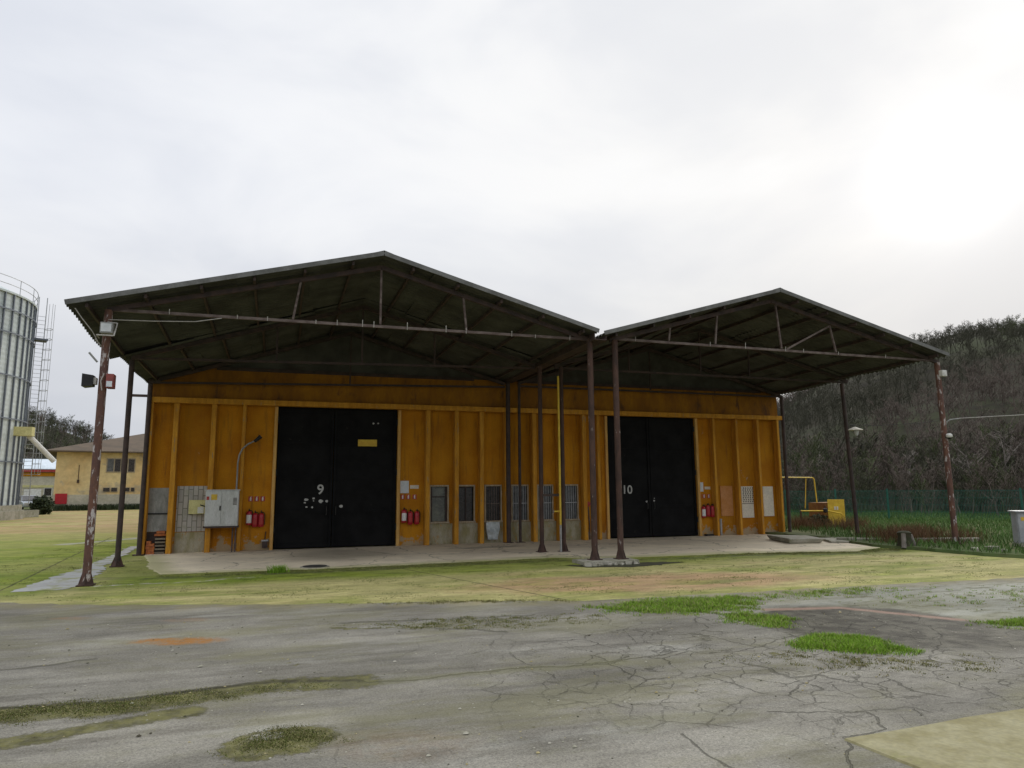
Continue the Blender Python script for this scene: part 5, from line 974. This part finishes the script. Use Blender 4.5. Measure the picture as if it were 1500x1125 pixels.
# shrub in front of the gas cabinet
def leafy(name, label, cat, c, rx, rz_, n, mat, size):
    t = thing(name, label, cat, (c[0], c[1], c[2])); p = rng.normal(0, 1, (n, 3)); p /= np.linalg.norm(p, axis=1)[:, None]; rad = rng.uniform(.45, 1.05, n) ** .6; p = p * rad[:, None]
    lump = 1 + .22 * np.sin(p[:, 0:1] * 5 + 1) * np.cos(p[:, 1:2] * 4 + p[:, 2:3] * 5); p = p * lump * np.array([rx, rx, rz_]) + np.array([0, 0, rz_ * .95]); p[:, 2] = np.maximum(p[:, 2], .02)
    u = rng.normal(0, 1, (n, 3)); u /= np.linalg.norm(u, axis=1)[:, None]; w = np.cross(u, rng.normal(0, 1, (n, 3))); w /= np.linalg.norm(w, axis=1)[:, None]; s_ = size * rng.uniform(.6, 1.3, (n, 1))
    V = np.stack([p - u * s_, p + w * s_ * .5, p + u * s_, p - w * s_ * .5], 1).reshape(-1, 3); o = np_mesh('foliage', V, np.arange(4 * n).reshape(-1, 4), [mat]); o.parent = t
    sg = bare_tree(int(n), rz_ * 2.0, .9, 6, 3, 0, rx * .06); V, F = seg_arrays(sg, .006, 5); o = np_mesh('stem', V, F, [M['bark']]); o.parent = t; return t
leafy('shrub', 'small dark shrub in front of the brown side of the gas cabinet', 'shrub', (25.2, 8.9, .05), .4, .28, 900, M['leaf_dark'], .05)

# green mesh fence: posts and wire panels
A = [Vector((24.0, 19.2)), Vector((29.6, 16.2)), Vector((33.5, 13.2)), Vector((37.3, 9.0)), Vector((40.5, 3.5)), Vector((42.5, -3))]
pts = [A[0]]
for a, b in zip(A, A[1:]):
    n = max(1, round((b - a).length / 2.5))
    for k in range(1, n + 1): pts.append(a.lerp(b, k / n))
fc = thing('mesh_fence', 'green wire mesh fence with green posts along the far side of the verge', 'fence', (33, 13, 0))
for p in pts: MB().box(p.x - .03, p.x + .03, p.y - .03, p.y + .03, 0, 1.62).build('fence_post', M['green_wire'], fc)
for a, b in zip(pts, pts[1:]):
    m = MB(); L = (b - a).length; n = int(L / .062)
    for k in range(1, n): p = a.lerp(b, k / n); m.cone((p.x, p.y, .06), (p.x, p.y, 1.55), .008, .008, 3, False)
    for z in (.08, .45, .8, 1.15, 1.5): m.cone((a.x, a.y, z), (b.x, b.y, z), .009, .009, 4, False)
    m.build('mesh_panel', M['green_wire'], fc)

# ------------------------------------------------------------------ left background
SC = Vector((-20.2, 40.0)); SR = 7.0; Z0, ZT = 0.92, 14.75
si = thing('grain_silo', 'tall ribbed galvanised grain silo with caged ladder at the left edge', 'silo', (SC.x, SC.y, 0))
m = MB(); n = 96; rows = 170
prof = [(SR + 0.006 * math.sin(2 * math.pi * i / 4), Z0 + (ZT - Z0) * i / rows) for i in range(rows + 1)]
m.lathe(prof, (SC.x, SC.y, 0), n, False).build('body', M['silo'], si, smooth=True)
MB().lathe([(SR + .12, ZT - .02), (SR + .12, ZT + .1), (SR * .15, ZT + 2.9), (SR * .12, ZT + 3.1)], (SC.x, SC.y, 0), 64).build('roof', M['silo'], si)
rib0 = None
for k in range(58):
    if rib0 is None:
        rib0 = MB().box(SR + .02, SR + .11, -.04, .04, Z0, ZT).build('stiffener', M['silo_rib']); rib0.parent = si; r_ = rib0
    else: r_ = rib0.copy(); COL.objects.link(r_); r_.parent = si
    r_.rotation_euler.z = 2 * math.pi * k / 58
for z in (3.7, 6.5, 9.3, 12.1, 13.6): MB().lathe([(SR + .131, z), (SR + .17, z), (SR + .17, z + .09), (SR + .131, z + .09)], (SC.x, SC.y, 0), 64, False).build('wind_ring', M['silo_rib'], si)
MB().lathe([(SR + .45, -.01), (SR + .45, .55), (SR + .3, .56), (SR + .3, Z0), (SR - .3, Z0 + .01)], (SC.x, SC.y, 0), 64, False).build('base_ring', M['concrete'], si)
m = MB()
for k in range(0, 48):
    a0, a1 = 2 * math.pi * k / 48, 2 * math.pi * (k + 1) / 48
    for zz in (.55, 1.05): m.cone((SC.x + (SR + .1) * math.cos(a0), SC.y + (SR + .1) * math.sin(a0), ZT + zz), (SC.x + (SR + .1) * math.cos(a1), SC.y + (SR + .1) * math.sin(a1), ZT + zz), .022, .022, 5, False)
    if k % 2 == 0: m.cone((SC.x + (SR + .1) * math.cos(a0), SC.y + (SR + .1) * math.sin(a0), ZT), (SC.x + (SR + .1) * math.cos(a0), SC.y + (SR + .1) * math.sin(a0), ZT + 1.05), .022, .022, 5, False)
m.build('roof_railing', M['zinc'], si)
vd = (Vector((CAM.x, CAM.y)) - SC).normalized(); rt = Vector((-vd.y, vd.x)); base = SC + rt * (SR + .42) + vd * .4
def LP(a, b, z): p = base + rt * a + vd * b; return (p.x, p.y, z)
m = MB()
for a in (-.25, .25): m.cone(LP(a, 0, Z0), LP(a, 0, ZT + 1.1), .03, .03, 5)
for i in range(int((ZT - Z0) / .3)): m.cone(LP(-.25, 0, Z0 + .3 * i), LP(.25, 0, Z0 + .3 * i), .016, .016, 4, False)
ld = m.build('ladder', M['zinc'], si)
m = MB()
for i in range(int((ZT - 3) / .75)):
    z = 3.0 + .75 * i; pr = [LP(.25, 0, z), LP(.38, .3, z), LP(.55, .55, z), LP(.72, .3, z), LP(.62, -.2, z), LP(.25, -.3, z)]; 
    for p, q in zip(pr, pr[1:]): m.cone(p, q, .018, .018, 4, False)
for a, b in ((.38, .3), (.55, .55), (.72, .3)): m.cone(LP(a, b, 3), LP(a, b, ZT + .6), .016, .016, 4, False)
m.build('ladder_cage', M['zinc'], ld)
m = MB(); p = [LP(-.6, -.5, 12.6), LP(.45, -.5, 12.6), LP(.45, .5, 12.6), LP(-.6, .5, 12.6)]; m.hexa(p + [(x, y, z + .12) for x, y, z in p]); m.build('ladder_platform', M['silo_rib'], ld)
ch = [SC + rt * (SR - .4) + vd * 3.4, SC + rt * (SR + 1.55) + vd * 3.2]
MB().cone((ch[0].x, ch[0].y, 5.9), (ch[1].x, ch[1].y, 3.85), .17, .17, 10).build('discharge_chute', M['white'], si)
MB().box(ch[0].x - .5, ch[0].x + .6, ch[0].y - .3, ch[0].y + .3, 5.5, 6.1).build('chute_box', M['paleyellow'], si)
kb = MB().hexa([(-16.4, 36.2, 0), (-12.75, 44.3, 0), (-13.05, 44.5, 0), (-16.7, 36.4, 0), (-16.4, 36.2, .48), (-12.75, 44.3, .5), (-13.05, 44.5, .5), (-16.7, 36.4, .48)]).build('low_wall', M['concrete']); tag(kb, 'low pale concrete wall in front of the silo base', 'wall')

def bld(name, label, ox, oy, ang):
    t = thing(name, label, 'building', (ox, oy, 0)); mt_ = Matrix.Translation((ox, oy, 0)) @ Matrix.Rotation(ang, 4, 'Z')
    def part(nm, mbq, mat, parent=None): mbq.v = [tuple(mt_ @ Vector(v)) for v in mbq.v]; return mbq.build(nm, mat, parent or t)
    return t, part
t, part = bld('office_building', 'beige two storey building with a brown hip roof beyond the left posts', -16.95, 63.8, R(12))
part('wall', MB().box(0, 20, 0, 11, 0, 5.65), M['beige'])
part('wall_base', MB().box(.0, 20, -.03, -.004, 0, 1.5), M['plinthgrey'])
m = MB(); e = .75; z0, z1 = 5.66, 8.2; b = len(m.v); m.v += [(-e - .3, -e, z0), (20 + e, -e, z0), (20 + e, 11 + e, z0), (-e - .3, 11 + e, z0), (8.2, 5.5, z1), (13.5, 5.5, z1), (-e - .3, -e, z0 + .12), (20 + e, -e, z0 + .12), (20 + e, 11 + e, z0 + .12), (-e - .3, 11 + e, z0 + .12)]
for f in ((3, 2, 1, 0), (0, 1, 7, 6), (1, 2, 8, 7), (2, 3, 9, 8), (3, 0, 6, 9), (6, 7, 5, 4), (8, 9, 4, 5), (7, 8, 5), (9, 6, 4)): m.face(list(f))
part('roof', m, M['tile'])
f = part('window', MB().box(4.25, 6.85, -.05, -.005, 3.68, 5.12), M['woodframe'])
for k, (a, b_) in enumerate(((4.35, 4.9), (5.0, 5.5), (5.56, 6.12), (6.22, 6.75))): part('pane', MB().box(a, b_, -.07, -.051, 3.78, 5.02), M['glass_grey' if k == 0 else 'glass_dark'], f)
for a, b_ in ((4.1, 4.75), (4.8, 5.4), (5.95, 6.5), (6.55, 6.95)):
    f = part('window', MB().box(a, b_, -.05, -.005, 1.74, 2.2), M['woodframe']); part('pane', MB().box(a + .05, b_ - .05, -.07, -.051, 1.79, 2.15), M['glass_dark'], f)
part('red_board', MB().box(.15, 1.15, -.14, -.035, .62, 1.62), M['red'])
part('wall_lamp', MB().tube([(1.95, -.06, 2.7), (1.95, -.06, 4.4)], .03, 6).box(1.85, 2.05, -.12, -.03, 2.65, 2.95), M['steel_rust'])
t, part = bld('shed', 'far shed with pale blue roof and red fascia left of the beige building', -30.4, 99.8, R(14))
part('wall', MB().box(0, 9, 0, 8, -.5, 4.6), M['plinthgrey']); part('fascia', MB().box(-.2, 9.2, -.35, -.1, 4.62, 4.95), M['redflat']); part('orange_band', MB().box(-.1, 9.1, -.06, -.004, 4.0, 4.55), M['orange'])
part('roof', MB().hexa([(-.3, -.4, 4.96), (9.3, -.4, 4.96), (9.3, 4, 6.5), (-.3, 4, 6.5), (-.3, -.4, 5.04), (9.3, -.4, 5.04), (9.3, 4, 6.58), (-.3, 4, 6.58)]), M['metalroof'])
part('garage_door', MB().box(.6, 2.6, -.05, -.004, -.4, 2.2), M['white']); f = part('window', MB().box(2.9, 3.9, -.05, -.004, 1.2, 2.4), M['white']); part('pane', MB().box(2.98, 3.82, -.07, -.051, 1.28, 2.32), M['glass_dark'], f); part('lintel', MB().box(.4, 4.0, -.08, -.004, 2.42, 2.75), M['paleyellow'])

# silver hatchback by the beige building
cx, cy_ = -20.6, 69.5
c = thing('parked_car', 'silver hatchback parked between the silo and the beige building', 'car', (cx, cy_, 0)); ca_ = R(-62); cm = Matrix.Translation((cx, cy_, 0)) @ Matrix.Rotation(ca_, 4, 'Z')
def cpart(nm, m, mat, parent=None, bev=0, sm=False): m.v = [tuple(cm @ Vector(v)) for v in m.v]; return m.build(nm, mat, parent or c, bev, sm)
low = [(-2.0, .28), (2.05, .28), (2.1, .5), (2.02, .72), (1.1, .92), (-1.95, .95), (-2.08, .7)]
m = MB(); m.prism([(x, z) for x, z in low], 'y', -.84, .84); cpart('body', m, M['carpaint'], None, .05)
m = MB(); m.hexa([(-1.9, -.78, .96), (1.0, -.78, .94), (1.0, .78, .94), (-1.9, .78, .96), (-1.5, -.6, 1.45), (.1, -.6, 1.46), (.1, .6, 1.46), (-1.5, .6, 1.45)]); cb_ = cpart('cabin', m, M['carpaint'], None, .03)
m = MB(); m.hexa([(.22, -.62, 1.4), (.98, -.74, .99), (.98, .74, .99), (.22, .62, 1.4), (.27, -.62, 1.42), (1.03, -.74, 1.01), (1.03, .74, 1.01), (.27, .62, 1.42)]); cpart('windscreen', m, M['glass_dark'])
for s_ in (-1, 1): m = MB(); m.hexa([(-1.5, s_ * .775, 1.0), (.75, s_ * .78, 1.0), (.75, s_ * .79, 1.0), (-1.5, s_ * .785, 1.0), (-1.3, s_ * .65, 1.38), (.1, s_ * .65, 1.38), (.1, s_ * .67, 1.38), (-1.3, s_ * .67, 1.38)]); cpart('side_window', m, M['glass_dark'])
for x in (-1.3, 1.3):
    for s_ in (-1, 1): w = cpart('wheel', MB().cone((x, s_ * .66, .3), (x, s_ * .87, .3), .3, .3, 18), M['black']); cpart('rim', MB().cone((x, s_ * .872, .3), (x, s_ * .88, .3), .18, .16, 12), M['zinc'], w)
for s_ in (-1, 1): cpart('headlight', MB().box(2.0, 2.09, s_ * .62 - .16, s_ * .62 + .16, .58, .72), M['lampglass'])
leafy('shrub', 'round dark shrub at the end of the low wall by the silo', 'shrub', (-14.3, 50.6, 0), .75, .72, 1600, M['leaf_dark'], .13)
x0 = Vector((-14.6, 62.6))
V = []; q = np.column_stack([rng.uniform(0, 14, 5200), rng.uniform(-.9, .7, 5200)]); ca2, sa2 = math.cos(R(12)), math.sin(R(12))
pos = np.column_stack([-16.6 + q[:, 0] * ca2 - q[:, 1] * sa2, 62.9 + q[:, 0] * sa2 + q[:, 1] * ca2, np.full(len(q), -.01)])
tag(blades('hedge_grass', pos, .55, .05, .6, M['leaf_dark']), 'dark low growth along the foot of the beige building', 'ground cover', None, 'stuff')
print('objects', len(COL.objects))
